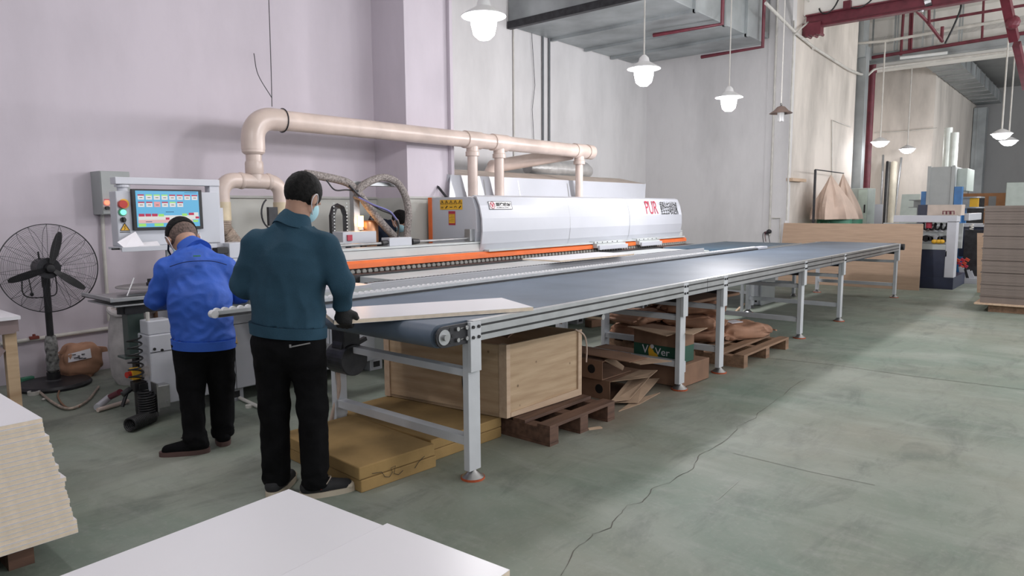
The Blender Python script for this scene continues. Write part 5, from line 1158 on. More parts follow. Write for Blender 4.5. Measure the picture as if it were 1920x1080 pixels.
# ================================================================== BACKGROUND
# leaning brown sheet
zt = at(1700, 420, 'X', 11.3).z
solo('mdf_sheet', MB().quad([(11.12, -.13, 0), (11.12, 2.31, 0), (11.34, 2.31, zt), (11.34, -.10, zt)], .018, (1, 0, 0)), M_mdf, 'wide light brown sheet leaning upright beyond the far end of the belt', 'sheet')
a = at(1832, 545, 'X', 11.4); b = at(1840, 437, 'X', 11.4)
solo('mdf_sheet', MB().quad([(11.4, a.y, 0), (11.4, a.y-1.6, 0), (11.4, a.y-1.6, b.z), (11.4, b.y+.06, b.z)], .018, (1, 0, 0)), M_mdf, 'narrow strip of brown sheet standing behind the grey-brown stack at the right edge', 'sheet')
# stack of grey brown boards
SXX, SY = 8.93, at(1836, 583, 'X', 8.93).y
t = thing('pallet', (9.5, SY-1.2, 0), 'pale thin pallet under the tall grey-brown stack at the right edge', 'pallet')
for k in range(3): part('runner', MB().box(SXX+.0+.5*k, SXX+.09+.5*k, SY-2.4, SY-.10, 0, .10), M_pallet2, t)
part('deck', MB().box(SXX-.08, SXX+1.24, SY-2.42, SY+.06, .10, .118), M_pine2, t)
n = 72; z0_ = .119; top = at(1880, 385.5, 'X', SXX).z; th = (top-z0_)/n; prot = None
dY = at(1847, 386, 'X', SXX).y-SY
random.seed(5)
for k in range(n):
    d = n-k
    lab = 'topmost grey-brown board of the tall stack at the right edge' if d == 1 else ordinal(d)+' grey-brown board from the top of the tall stack at the right edge'
    if prot is None: prot = solo('mdf_board', MB().box(0, 1.22, -2.40, 0, 0, th-.0008), M_mdfs, lab, 'board', 'boards of the right stack'); ox = prot.location.copy(); o = prot
    else: o = prot.copy(); COL.objects.link(o)
    j = random.uniform(-.003, .003)+(.012 if k % 9 == 4 else 0)
    o.location = (SXX+.61+j, SY-1.2+dY*k/n+j, z0_+k*th); o['label'] = lab
# ---- drilling machine beyond the sheet
X0 = 11.62
def bq(px, py, X=X0): return at(px, py, 'X', X)
yl, yr = .75, bq(1789, 500).y
t = thing('drilling_machine', (12.2, .1, 0), 'white framed machine with navy lower doors and exposed spindles behind the brown sheet', 'machine')
zt_ = bq(1760, 404).z; zb_ = bq(1750, 458).z; zn = bq(1750, 468).z
yi = bq(1775, 440).y
part('base', MB().box(X0, X0+1.3, yi, yl, 0, zn), M_navyp, t, .005)
part('base_plinth', MB().box(X0-.01, X0+1.3, yr, yl, 0, bq(1750, 519).z), M_navyp, t)
part('side_post', MB().box(X0-.02, X0+.25, yr, yi, bq(1750, 519).z, zt_-.1), M_white, t, .005)
part('top_beam', MB().box(X0-.02, X0+.35, yr, bq(1676, 405).y, zt_-.12, zt_), M_white, t, .005)
part('lower_rail', MB().box(X0-.01, X0+.2, yi, yl, zn, zb_), M_machine, t, .004)
part('rear_wall', MB().box(X0+.7, X0+.75, yr, yl, zn, zt_-.15), M_machine, t)
part('door_edge', MB().box(X0-.02, X0, yi-.02, yi+.03, bq(1750, 476).z-.04, bq(1750, 470).z), M_navyp, t)
for k in range(6):
    y = bq(1724+k*9, 440).y; z = bq(1750, 448).z
    part('spindle', MB().cyl((X0+.15, y, z), (X0+.3, y, z), .06 if k % 2 else .045, n=14), M_dark if k != 3 else M_steel, t)
for k in range(5):
    y = bq(1728+k*11, 420).y; part('hose_loop', MB().tube(bez((X0+.2, y, zt_-.14), (X0+.1, y, zt_-.3), (X0+.1, y-.08, zt_-.28), (X0+.2, y-.1, zt_-.15), 8), .018, 6), M_dark, t)
part('guide_bar', MB().box(X0+.2, X0+.24, yi, yl, zb_+.22, zb_+.26).box(X0+.2, X0+.24, yi, yl, zb_+.32, zb_+.35), M_steel, t)
part('filter_bowl', MB().cyl((X0+.1, bq(1740, 420).y, bq(1740, 428).z), (X0+.1, bq(1740, 420).y, bq(1740, 415).z), .05, n=12), M_txtr, t)
for px in (1752, 1760, 1766): part('yellow_fitting', MB().ell(bq(px, 453), .05, .05, .04, 2).sm(), M_yel, t)
c = bq(1726, 402); part('control_box', MB().box(X0+.1, X0+.5, bq(1814, 388).y+.1, bq(1737, 388).y, zt_, bq(1760, 384).z), mat('cream_box', (.50, .42, .36), .5), t, .004)
for px in (1768, 1775, 1783): part('handle', MB().tube([bq(px, 402), bq(px, 396), bq(px+6, 396), bq(px+6, 402)], .01, 6), M_red, t)
part('side_tray', MB().box(X0+.6, X0+2.2, bq(1822, 402, 12.5).y, yr-.02, zt_-.10, zt_+.03), M_panelw, t, .01)
# ---- tall cabinet with chimneys and blue posts
X1 = 15.0
def cq(px, py, X=X1): return at(px, py, 'X', X)
t = thing('press_machine', (15.4, -1.2, 0), 'tall grey cabinet between blue posts with two pale chimneys behind the white machine', 'machine')
ya, yb = cq(1738, 350).y, cq(1789, 350).y
part('cabinet', MB().box(X1, X1+1.2, yb, ya, cq(1760, 405).z-.3, cq(1760, 313).z), M_boxg, t, .01)
part('corner_strip', MB().box(X1-.02, X1+.05, ya-.06, ya, cq(1760, 405).z, cq(1760, 313).z+.02), M_boxg, t)
part('corner_strip', MB().box(X1-.02, X1+.05, yb, yb+.06, cq(1760, 405).z, cq(1760, 313).z+.02), M_boxg, t)
part('side_cover', MB().box(X1+.3, X1+1.3, cq(1814, 330, X1+.3).y, yb, cq(1800, 358, X1+.3).z, cq(1800, 316, X1+.3).z), M_greyg, t, .01, label='pale cover')
for px, top_ in ((1774, 240), (1786, 249)):
    p = cq(px, 312, X1+.5); part('chimney', MB().cyl((X1+.5, p.y, p.z-.1), (X1+.5, p.y, cq(px, top_, X1+.5).z), .085, n=20).sm(), mat('pale_tube', (.60, .64, .60), .3, .2), t)
p = cq(1795, 380); part('blue_post', MB().box(X1, X1+.2, p.y-.07, p.y+.07, 0, cq(1795, 350).z), M_bluep, t)
p = cq(1731, 380); part('blue_post', MB().box(X1, X1+.2, p.y-.05, p.y+.05, 0, cq(1731, 359).z), M_bluep, t)
p = cq(1731, 392, 14.5); part('navy_box', MB().box(14.5, 14.8, p.y-.10, p.y+.10, .8, cq(1731, 384, 14.5).z), M_navyp, t)
part('base', MB().box(X1, X1+1.2, yb-.3, ya, 0, .9), M_bluep, t, .01)
t = thing('steel_beam', cq(1717, 388, 15.5), 'short grey steel I-beam end lying left of the blue post', 'beam')
a, b = cq(1708, 388, 15.5), cq(1728, 376, 15.5)
part('web', MB().box(15.5, 15.9, b.y, a.y-.05, a.z, b.z), M_boxg, t); part('flange', MB().box(15.45, 15.95, b.y, a.y+.04, b.z, b.z+.02).box(15.45, 15.95, b.y, a.y+.04, a.z-.02, a.z), M_boxg, t)
part('trestle', MB().box(15.6, 15.8, b.y, b.y+.1, 0, a.z-.02), M_boxg, t)
t = thing('steel_shelf', cq(1820, 388, 16), 'grey and yellow steel platform sticking out right of the blue post', 'platform')
a, b = cq(1800, 388, 16), cq(1840, 371, 16); m_ = cq(1818, 380, 16)
part('panel', MB().box(16, 16.1, m_.y, a.y, a.z, b.z), M_alu, t); part('yellow_panel', MB().box(16, 16.1, b.y+.05, m_.y, a.z, b.z), M_yel, t, label='yellow end panel')
part('deck', MB().box(15.9, 16.6, b.y, a.y, b.z, b.z+.03).box(15.9, 16.6, b.y-.05, a.y, a.z-.03, a.z), M_alu, t); part('leg', MB().box(16.2, 16.35, b.y+.3, b.y+.4, 0, a.z), M_bluep, t)
a, b = cq(1886, 372, 24), cq(1838, 372, 24)
t = thing('timber_frame', (24, a.y, 0), 'orange timber frame standing in front of the dark end wall', 'frame')
M_tim = mat('orange_timber', (.42, .20, .09), .7)
zf = cq(1860, 368, 24).z
part('rail', MB().box(24, 24.06, a.y, b.y+.5, zf, zf+.1), M_tim, t); part('post', MB().box(24, 24.06, a.y, a.y+.25, 0, zf), M_tim, t); part('post', MB().box(24, 24.06, a.y+.45, a.y+.55, 0, zf), M_tim, t)
part('mesh_panel', MB().box(24.02, 24.03, a.y+.55, b.y+.5, .2, zf), M_dark, t)
a, b = cq(1887, 345, 22), cq(1925, 345, 22)
solo('pale_cabinet', MB().box(22, 23, b.y-1, a.y, 0, cq(1900, 342, 22).z), M_greyg, 'pale grey-green cabinet behind the right stack', 'cabinet', bevel=.02)
# ---- clutter between the machine and the stack
t = thing('clamp_rack', (13.2, -1.55, 0), 'rack of red clamps and pale angled legs beyond the brown stack', 'clamps')
def dq(px, py, X=13.0): return at(px, py, 'X', X)
for k in range(7):
    p = dq(1796+k*2.5, 488+6*(k % 3)); part('clamp', MB().obox((13.0+.03*k, p.y, p.z), .06, .07, .05, rx=.5), M_txtr if k % 2 else mat('clamp_red', (.55, .08, .04), .5), t)
for k in range(5):
    p = dq(1800+k*5, 500+2*k); e = dq(1803+k*6, 522+k); part('strut', MB().tube([p, e], .03, 4), M_panelw if k != 2 else M_dark, t)
part('rack_base', MB().box(12.9, 13.5, dq(1840, 530).y, dq(1795, 530).y, 0, .10), M_panelw, t)
part('rack_frame', MB().box(13.5, 13.55, dq(1840, 530).y, dq(1795, 530).y, .1, 1.0), M_dark, t)
t = thing('navy_unit', (14.0, -1.9, 0), 'navy machine unit with a white top rail, seen between machine and stack', 'machine')
a, b = dq(1800, 425, 13.9), dq(1848, 470, 13.9)
part('body', MB().box(13.9, 14.5, b.y-.3, a.y, .45, a.z), M_navyp, t, .01); part('top_rail', MB().box(13.85, 14.5, b.y-.3, a.y+.05, a.z, a.z+.06), M_panelw, t); part('stand', MB().box(14.1, 14.3, b.y-.2, a.y-.1, 0, .45), M_dark, t)
part('coil_spring', MB().tube(coil(13.8, dq(1820, 450, 13.8).y, .75, 1.1, .03, 7, .01), .012, 5), M_pvcw, t)
# ---- dust collector with two cloth bags
X2 = 13.3
t = thing('dust_collector', (13.3, 1.75, 0), 'green dust collector with two pale pointed cloth bags by the warm wall', 'dust collector')
def eq(px, py, Y=1.95): return at(px, py, 'Y', Y)
def bag(px_a, py_a, px_l, px_r, Y, nm):
    A_ = eq(px_a, py_a, Y); L_ = eq(px_l, 412, Y); R_ = eq(px_r, 412, Y); cx_ = (L_.x+R_.x)/2; rr = abs(R_.x-L_.x)/2*.74; mb = MB(); rows = []
    for i in range(11):
        s = i/10; row = []
        for j in range(28):
            a_ = 2*PI*j/28; f_ = (1+.2*math.sin(6*a_+s*2)*(1-s*.3))
            w_ = rr*(1-s)**.95*(1+.18*math.sin(PI*s))+.012
            row.append(mb.b.verts.new((cx_+(A_.x-cx_)*s+w_*f_*math.cos(a_), Y+w_*.42*f_*math.sin(a_), L_.z+(A_.z-L_.z)*s)))
        rows.append(row)
    for p, q in zip(rows, rows[1:]):
        for j in range(28): mb.b.faces.new((p[j], p[(j+1) % 28], q[(j+1) % 28], q[j]))
    mb.b.faces.new(rows[0][::-1]); mb.b.faces.new(rows[-1])
    part('cloth_bag', mb.sm(), M_cloth, t); return cx_, rr, L_.z, A_
b1_ = bag(1558, 328, 1533, 1592, 1.85, 0); b2_ = bag(1581, 326, 1566, 1606, 2.02, 1)
for cx_, rr, zz, A_ in (b1_, b2_): part('drum', MB().cyl((cx_, 1.85 if cx_ == b1_[0] else 2.0, zz-.14), (cx_, 1.85 if cx_ == b1_[0] else 2.0, zz), min(rr*.5, .34), n=28).sm(), M_green, t)
for dx in (-.4, .4): part('leg', MB().box(b1_[0]+dx-.02, b1_[0]+dx+.02, 1.83, 1.87, 0, b1_[2]-.05).box(b1_[0]+dx-.02, b1_[0]+dx+.02, 2.0, 2.04, 0, b1_[2]-.05), M_green, t)
part('stand_plate', MB().box(b1_[0]-.5, b2_[0]+.4, 1.75, 2.1, b1_[2]-.2, b1_[2]-.14), M_green, t)
p = eq(1529, 318); q = eq(1582, 325)
part('bag_hanger', MB().box(p.x-.02, p.x+.02, 1.93, 1.97, 0, p.z).tube([p, q], .012, 6), M_dark, t)
p = at(1497, 338, 'Y', 2.25); solo('wooden_ledge', MB().box(at(1484, 338, 'Y', 2.2).x, at(1510, 338, 'Y', 2.2).x, 2.18, 2.3, p.z-.03, p.z+.03), M_pine2, 'short wooden ledge fixed on the warm wall left of the dust bags', 'ledge')
a = at(1484, 420, 'Y', 2.2); b = at(1524, 330, 'Y', 2.2)
# ---- green electric cabinet, panels, pipes in the niche
p = at(1598, 420, 'Y', 2.15); a, b = at(1611, 380, 'X', 16.0), at(1629, 380, 'X', 16.0); c = at(1597, 380, 'X', 16.0)
t = thing('electric_cabinet', (16.2, (a.y+b.y)/2, 0), 'pale green electric cabinet at the foot of the dark red riser pipe', 'cabinet')
zc = at(1615, 353, 'X', 16.0).z
part('body', MB().box(15.92, 16.6, b.y, a.y+.28, .9, zc), M_greyg, t, .01); part('door', MB().box(15.90, 15.92, b.y+.02, a.y, .95, zc-.04), mat('pale_green_door', (.50, .60, .54), .4), t)
part('stand', MB().box(16.0, 16.5, b.y+.03, a.y+.2, 0, .9), M_txtr, t); part('lock', MB().box(15.88, 15.9, b.y+.05, b.y+.08, zc-.6, zc-.4), M_dark, t)
a, b = at(1631, 400, 'X', 17.0), at(1653, 400, 'X', 17.0)
solo('laminate_sheet', MB().quad([(17, b.y, 0), (17, a.y, 0), (17.1, a.y, at(1640, 383, 'X', 17).z), (17.1, b.y, at(1640, 383, 'X', 17).z)], .02, (1, 0, 0)), M_panelw, 'white panel standing in the niche beside the leaning pipes', 'panel')
a, b = at(1683, 400, 'X', 18.5), at(1718, 400, 'X', 18.5)
solo('laminate_sheet', MB().quad([(18.5, b.y, 0), (18.5, a.y, 0), (18.9, a.y, at(1690, 364, 'X', 18.5).z), (18.9, b.y, at(1690, 364, 'X', 18.5).z)], .02, (1, 0, 0)), M_greyg, 'pale panel leaning on the far pale wall left of the steel I-beam', 'panel')
for i, (bx, tx, ty, r_, m_, lb) in enumerate(((1650, 1656, 291, .03, M_alu, 'first thin grey pipe leaning on the far pale wall'), (1657, 1664, 303, .035, M_dark, 'thin dark pipe leaning among the grey pipes on the far wall'), (1661, 1668, 304, .035, M_alu, 'third leaning grey pipe, just left of the thick cream tube'), (1675, 1690, 296, .03, M_alu, 'rightmost thin grey pipe leaning on the far pale wall'))):
    a, b = at(bx, 420, 'X', 18.8), at(tx, ty, 'X', 19.7)
    d = (a-b).normalized(); k = a.z/ -d.z
    pipe_thing('leaning_pipe', [a+d*k*.999, b], r_, m_, lb, 'pipe')
a, b = at(1670, 420, 'X', 18.7), at(1677, 305, 'X', 19.6); d = (a-b).normalized(); k = a.z/-d.z
pipe_thing('leaning_tube', [a+d*k*.99, b], .085, mat('cream_tube', (.58, .54, .44), .5), 'thick cream coloured tube leaning among thin pipes on the far wall', 'tube', n=16)
# ---- white cabinet under the belt
t = thing('motor_cabinet', (7.8, 1.37, 0), 'small white box cabinet on the floor under the far part of the belt', 'cabinet')
part('case', MB().box(7.60, 8.15, 1.30, 1.47, .0, .40), M_boxg, t, .005); part('front', MB().box(7.585, 7.60, 1.305, 1.465, .01, .37), M_panelw, t, .003); part('cable_gland', MB().box(7.575, 7.585, 1.36, 1.39, .05, .09), M_black, t)
solo('floor_batten', MB().tube([(6.6, 1.28, .02), (7.5, 1.52, .02)], .018, 4), M_pine2, 'thin pale batten lying on the floor before the small white box cabinet', 'batten')
# ================================================================== PEOPLE (implicit surfaces meshed to one skin each)
class Field:
    def __init__(s, lo, hi, h):
        s.h = h; s.lo = np.array(lo, float); s.n = np.ceil((np.array(hi)-s.lo)/h).astype(int)+1
        s.S = np.full(s.n, .5, np.float32)
    def _sub(s, lo, hi):
        i0 = np.clip(np.floor((lo-s.lo)/s.h).astype(int), 0, s.n-1); i1 = np.clip(np.ceil((hi-s.lo)/s.h).astype(int)+1, 1, s.n)
        ax = [s.lo[k]+s.h*np.arange(i0[k], i1[k]) for k in range(3)]
        sl = tuple(slice(i0[k], i1[k]) for k in range(3)); return sl, np.stack(np.meshgrid(*ax, indexing='ij'), -1)
    def _mix(s, sl, d, k, cut):
        A = s.S[sl]
        if cut: s.S[sl] = np.maximum(A, -d); return
        if k <= 0: s.S[sl] = np.minimum(A, d); return
        hh = np.clip(.5+.5*(A-d)/k, 0, 1); s.S[sl] = A*(1-hh)+d*hh-k*hh*(1-hh)
    def cone(s, a, b, ra, rb, k=.03, sc=(1, 1, 1), cut=False):
        a = np.array(a, float); b = np.array(b, float); sc = np.array(sc, float); m = max(ra, rb)*max(1/sc)+k+.04
        m = max(ra, rb)/min(sc)+k+.04
        sl, P = s._sub(np.minimum(a, b)-m, np.maximum(a, b)+m); 
        c = (a+b)/2; P = (P-c)*sc; A_ = (a-c)*sc; B_ = (b-c)*sc; ab = B_-A_; t = np.clip(((P-A_)@ab)/max(ab@ab, 1e-9), 0, 1)
        d = np.linalg.norm(P-A_-t[..., None]*ab, axis=-1)-(ra+(rb-ra)*t)
        s._mix(sl, (d/max(sc)).astype(np.float32) if max(sc) > 1 else d.astype(np.float32), k, cut); return s
    def ell(s, c, r, k=.02, R=None, cut=False):
        c = np.array(c, float); r = np.array(r, float); m = max(r)*1.2+k+.04; sl, P = s._sub(c-m, c+m); P = P-c
        if R is not None:
            M_ = np.array(R.to_3x3()); k_ = np.linalg.norm(M_[:, 0]); P = P@(M_/k_); r = r*k_
        q = P/r; n = np.linalg.norm(q, axis=-1); g = np.linalg.norm(P/(r*r), axis=-1)+1e-9
        d = n*(n-1)/g; s._mix(sl, d.astype(np.float32), k, cut); return s
    def plane(s, p, n):
        """cut everything on the side n points to"""
        n = np.array(n, float); n /= np.linalg.norm(n); ax = [s.lo[k]+s.h*np.arange(s.n[k]) for k in range(3)]
        P = np.stack(np.meshgrid(*ax, indexing='ij'), -1); d = (P-np.array(p, float))@n; s.S = np.maximum(s.S, d.astype(np.float32)); return s
    def ballcut(s, c, r, p, n):
        """cut with plane only near c"""
        n = np.array(n, float); n /= np.linalg.norm(n); c = np.array(c, float); sl, P = s._sub(c-r, c+r); d = (P-np.array(p, float))@n
        w_ = np.linalg.norm(P-c, axis=-1)-r; d = np.minimum(d, -w_); s.S[sl] = np.maximum(s.S[sl], d.astype(np.float32)); return s
    def mesh(s, name, disp=None):
        S_ = s.S; S_[0] = S_[-1] = .5; S_[:, 0] = S_[:, -1] = .5; S_[:, :, 0] = S_[:, :, -1] = .5
        ins = S_ < 0; n = S_.shape
        cells = np.zeros((n[0]-1, n[1]-1, n[2]-1), np.int8)
        for i in (0, 1):
            for j in (0, 1):
                for k in (0, 1): cells += ins[i:n[0]-1+i, j:n[1]-1+j, k:n[2]-1+k]
        act = (cells > 0) & (cells < 8); idx = -np.ones(cells.shape, int); C_ = np.argwhere(act); idx[act] = np.arange(len(C_))
        acc = np.zeros((len(C_), 3)); cnt = np.zeros(len(C_))
        for ax in range(3):
            o1, o2 = [a for a in range(3) if a != ax]
            for u_ in (0, 1):
                for v_ in (0, 1):
                    p = np.zeros(3, int); p[o1] = u_; p[o2] = v_; q = p.copy(); q[ax] = 1
                    a_ = S_[tuple((C_+p).T)]; b_ = S_[tuple((C_+q).T)]; m_ = (a_ < 0) != (b_ < 0)
                    t = np.where(m_, a_/(a_-b_+1e-12), 0); pt = p[None]+np.zeros((len(C_), 3)); pt[:, ax] = t; acc += pt*m_[:, None]; cnt += m_
        V = s.lo+s.h*(C_+acc/np.maximum(cnt, 1)[:, None]); F_ = []
        for ax in range(3):
            o1, o2 = (ax+1) % 3, (ax+2) % 3; sh = list(n); sh[ax] -= 1
            a_ = np.take(S_, range(0, n[ax]-1), ax) < 0; b_ = np.take(S_, range(1, n[ax]), ax) < 0; E_ = np.argwhere(a_ != b_)
            E_ = E_[(E_[:, o1] > 0) & (E_[:, o2] > 0) & (E_[:, o1] < n[o1]-1) & (E_[:, o2] < n[o2]-1)]
            if not len(E_): continue
            fl_ = a_[tuple(E_.T)]; d1_ = np.zeros(3, int); d1_[o1] = 1; d2_ = np.zeros(3, int); d2_[o2] = 1
            q = [idx[tuple((E_-d1_-d2_).T)], idx[tuple((E_-d2_).T)], idx[tuple(E_.T)], idx[tuple((E_-d1_).T)]]
            Q = np.stack(q, 1); Q[~fl_] = Q[~fl_][:, ::-1]; F_.append(Q)
        Fq = np.concatenate(F_); Fq = Fq[(Fq >= 0).all(1)]
        me = bpy.data.meshes.new(name); me.from_pydata(V.tolist(), [], Fq.tolist()); me.update()
        if disp:
            nr_ = np.zeros(len(V)*3); me.vertices.foreach_get('normal', nr_); nr_ = nr_.reshape(-1, 3)
            D = np.array([disp(Vector(v)) for v in V]); V2 = V+nr_*D[:, None]; me.vertices.foreach_set('co', V2.ravel()); me.update()
        return me
def folds(amp, f=(9, 9, 5), seed=0, ridge=.6):
    def fn(p):
        q = Vector((p.x*f[0]+seed, p.y*f[1], p.z*f[2])); a_ = noise.noise(q); q2 = Vector((p.x*f[0]*1.9+7+seed, p.y*f[1]*1.9, p.z*f[2]*2.4)); b_ = 1-abs(noise.noise(q2))*2
        return amp*(a_*(1-ridge)+(b_-.6)*ridge)
    return fn
def add_mesh(name, me, m, parent, label=None, smooth_it=2):
    o = fin(name, me, m, parent, 0, True, False, label)
    if smooth_it: md = o.modifiers.new('relax', 'SMOOTH'); md.factor = .5; md.iterations = smooth_it
    return o
V3 = Vector
def person(label, loc, yaw, J, cloth, trouser, sole, opts):
    """J: joints in the person's own frame: x right, y forward, z up"""
    g = lambda k: Vector(J[k])
    # ---------------- skin
    lo = np.min([J[k] for k in J if not k.startswith('_')], 0)-.30; hi = np.max([J[k] for k in J if not k.startswith('_')], 0)+.30; lo[2] = min(lo[2], -.02)
    B = Field(lo, hi, .0085)
    hp, wa, ch, nk, hd = g('hip'), g('waist'), g('chest'), g('neck'), g('head')
    HR = J['_head'].copy()      # rotation of the head
    HR = HR @ Matrix.Diagonal((opts.get('hs', 1),)*3)
    flat = (1, 1.45, 1)
    B.cone(hp, wa, .110, .105, .05, flat).cone(wa, ch, .105, .130, .05, flat).cone(ch, nk, .12, .055, .05, (1, 1.15, 1))
    B.cone(nk-(hd-nk)*.1, hd+HR@Vector((0, -.025, -.03)), .056, .056, .02)
    B.ell(hd+HR@Vector((0, -.012, .03)), (.076, .096, .093), .02, HR).ell(hd+HR@Vector((0, .035, -.045)), (.056, .062, .070), .03, HR).ell(hd+HR@Vector((0, .06, -.095)), (.026, .025, .02), .02, HR)
    B.cone(hd+HR@Vector((0, .088, .0)), hd+HR@Vector((0, .113, -.035)), .009, .015, .012)
    for sx in (-1, 1):
        B.ell(hd+HR@Vector((sx*.079, -.005, -.008)), (.010, .020, .032), .006, HR); B.ell(hd+HR@Vector((sx*.030, .097, .010)), (.013, .008, .008), .008, HR, cut=True); B.ell(hd+HR@Vector((sx*.030, .087, .010)), (.011, .011, .009), .003, HR)
    B.ell(hd+HR@Vector((0, .094, -.062)), (.024, .012, .009), .008, HR)
    for s_, sd in ((-1, 'L'), (1, 'R')):
        sh, el, wr, ha = g('sh'+sd), g('el'+sd), g('wr'+sd), g('ha'+sd)
        B.cone(ch+(nk-ch)*.35, sh, .06, .05, .05).cone(sh, el, .055, .042, .03).cone(el, wr, .042, .027, .02)
        # hand: palm, four fingers, thumb
        d = (ha-wr).normalized(); up = Vector(J['_palm'+sd]).normalized(); sd_ = d.cross(up).normalized(); up = sd_.cross(d).normalized()
        B.cone(wr, ha, .026, .030, .02, (1, 1, 1)); kn = ha+d*.02
        B.cone(ha-sd_*.022, kn-sd_*.024, .018, .014, .015).cone(ha+sd_*.022, kn+sd_*.026, .018, .014, .015)
        curl = J['_curl'+sd]
        for f_ in range(4):
            b0 = kn+sd_*(-.030+.020*f_); l = (.042, .047, .044, .035)[f_] if True else 0; an = curl*.5; p1 = b0+(d*math.cos(an)-up*math.sin(an))*l; an = curl*1.2; p2 = p1+(d*math.cos(an)-up*math.sin(an))*l*.7; an = curl*1.7; p3 = p2+(d*math.cos(an)-up*math.sin(an))*l*.5
            B.cone(b0, p1, .0095, .009, .006).cone(p1, p2, .009, .0085, .004).cone(p2, p3, .0085, .0075, .004)
        th_ = -1*(sd_*1) if J['_thumb'+sd] < 0 else sd_
        b0 = wr+(ha-wr)*.35+th_*.022; p1 = b0+(d*.55+th_*.75-up*.25)*.045; p2 = p1+(d*.9+th_*.2-up*.4)*.034; B.cone(b0, p1, .016, .012, .012).cone(p1, p2, .011, .009, .006)
        hpj, kn_, an_ = g('hp'+sd), g('kn'+sd), g('an'+sd)
        B.cone(hpj, kn_, .078, .050, .03).cone(kn_, an_, .048, .032, .03); td = Vector(J['_toe'+sd]); B.cone(an_+Vector((0, 0, -.05)), an_+td*.13+Vector((0, 0, -.068)), .026, .020, .02)
    body = fin('person', B.mesh('person'), M_skin, None, 0, True); md = body.modifiers.new('relax', 'SMOOTH'); md.factor = .4; md.iterations = 1
    body.location = loc; body.rotation_euler = (0, 0, yaw-PI/2); tag(body, label, 'person')
    # ---------------- hair
    H = Field(np.array(hd)-.17, np.array(hd)+.18, .006)
    H.ell(hd+HR@Vector((0, -.014, .030)), (.082, .104, .100), .01, HR)
    if opts.get('fade'):
        H.ballcut(hd, .2, hd+HR@Vector((0, .0, .004)), HR@Vector((0, -.1, -1)))
    else:
        H.ballcut(hd, .2, hd+HR@Vector((0, .05, -.012)), HR@Vector((0, .75, -.75))); H.ballcut(hd, .2, hd+HR@Vector((0, -.09, -.055)), HR@Vector((0, -.1, -1)))
    H.ballcut(hd, .2, hd+HR@Vector((0, .078, .05)), HR@Vector((0, 1, -.25)))
    for sx in (-1, 1): H.ell(hd+HR@Vector((sx*.085, .002, -.012)), (.02, .03, .04), .0, HR, cut=True)
    add_mesh('hair', H.mesh('hair', folds(.0025, (110, 110, 110), 3, .3)), M_hair, body, smooth_it=0)
    if opts.get('fade'):
        H = Field(np.array(hd)-.17, np.array(hd)+.18, .006); H.ell(hd+HR@Vector((0, -.013, .03)), (.0785, .0985, .097), .01, HR); H.ballcut(hd, .2, hd+HR@Vector((0, .03, -.03)), HR@Vector((0, .75, -.6)))
        add_mesh('cropped_hair', H.mesh('cropped_hair'), M_fade, body, 'closely cropped hair sides')
    # ---------------- mask
    Mk = Field(np.array(hd)-.17, np.array(hd)+.17, .005); Mk.ell(hd+HR@Vector((0, .037, -.047)), (.064, .074, .072), .01, HR).ell(hd+HR@Vector((0, .095, -.04)), (.022, .024, .03), .02, HR)
    Mk.ballcut(hd, .2, hd+HR@Vector((0, .03, -.03)), HR@Vector((0, -1, .1))); Mk.ballcut(hd, .2, hd+HR@Vector((0, .09, -.012)), HR@Vector((0, .3, 1)))
    add_mesh('face_mask', Mk.mesh('face_mask'), M_mask, body, 'pale blue face mask')
    for sx in (-1, 1):
        lp = [hd+HR@Vector(q) for q in ((sx*.062, .04, -.02), (sx*.080, .015, .012), (sx*.089, -.012, .022), (sx*.088, -.026, .0), (sx*.083, -.02, -.03), (sx*.072, .01, -.055), (sx*.060, .035, -.07))]
        mb = MB().tube(cr(lp), .0025, 6); part('mask_loop', mb, M_paper, body, off=False, smooth=True)
    # ---------------- jacket
    Jk = Field(lo, hi, .0085); o_ = opts.get('bulk', .022)
    Jk.cone(hp+Vector((0, 0, opts.get('hemz', .0))), wa, opts.get('hemr', .15)+o_, .140+o_, .05, (1, 1.35, 1)).cone(wa, ch, .135+o_, .140+o_, .06, (1, 1.35, 1)).cone(ch, nk-(nk-ch)*.12, .15+o_*.6, .07, .05, (1, 1.2, 1))
    for sd in 'LR':
        sh, el, wr = g('sh'+sd), g('el'+sd), g('wr'+sd); sc_ = ch+(nk-ch)*.62
        Jk.cone(sc_, sh, .075, .060, .06).cone(sh, el, .060+o_*.4, .050+o_*.3, .04).cone(el, wr+(wr-el).normalized()*.01, .050+o_*.3, .040, .03)
    # sleeves end at the wrist, the body at the hem
    for sd in 'LR':
        wr, el = g('wr'+sd), g('el'+sd); d = (wr-el).normalized(); Jk.ballcut(wr+d*.05, .085, wr-d*.005, d)
    hem = Vector(J['_hem']); hn = Vector(J['_hemn']); 
    hr_ = Vector(hem); ax_ = hn
    # cut below the hem but leave the arms: only within the torso's reach
    sl, P = Jk._sub(np.array((hem.x-.26, hem.y-.24, hem.z-.4)), np.array((hem.x+.26, hem.y+.24, hem.z+.05)))
    dcut = (P-np.array(hem))@np.array(hn.normalized()); inb = np.ones(P.shape[:-1], bool)
    Jk.S[sl] = np.where(inb, np.maximum(Jk.S[sl], dcut.astype(np.float32)), Jk.S[sl])
    # neck opening
    nd = (hd-nk).normalized(); Jk.ballcut(nk+nd*.07, .11, nk+nd*.0, nd)
    Jk.cone(nk-nd*.03, nk+nd*.03, .060, .056, -1, (1, 1, 1), cut=True) if False else None
    add_mesh('jacket' if opts.get('jacket') else 'sweater', Jk.mesh('jacket', folds(opts.get('fold', .010), opts.get('ff', (8, 8, 4)), opts.get('seed', 0))), cloth, body, opts.get('jl'))
    # collar: a leaning band round the neck
    mb = MB(); rows = []
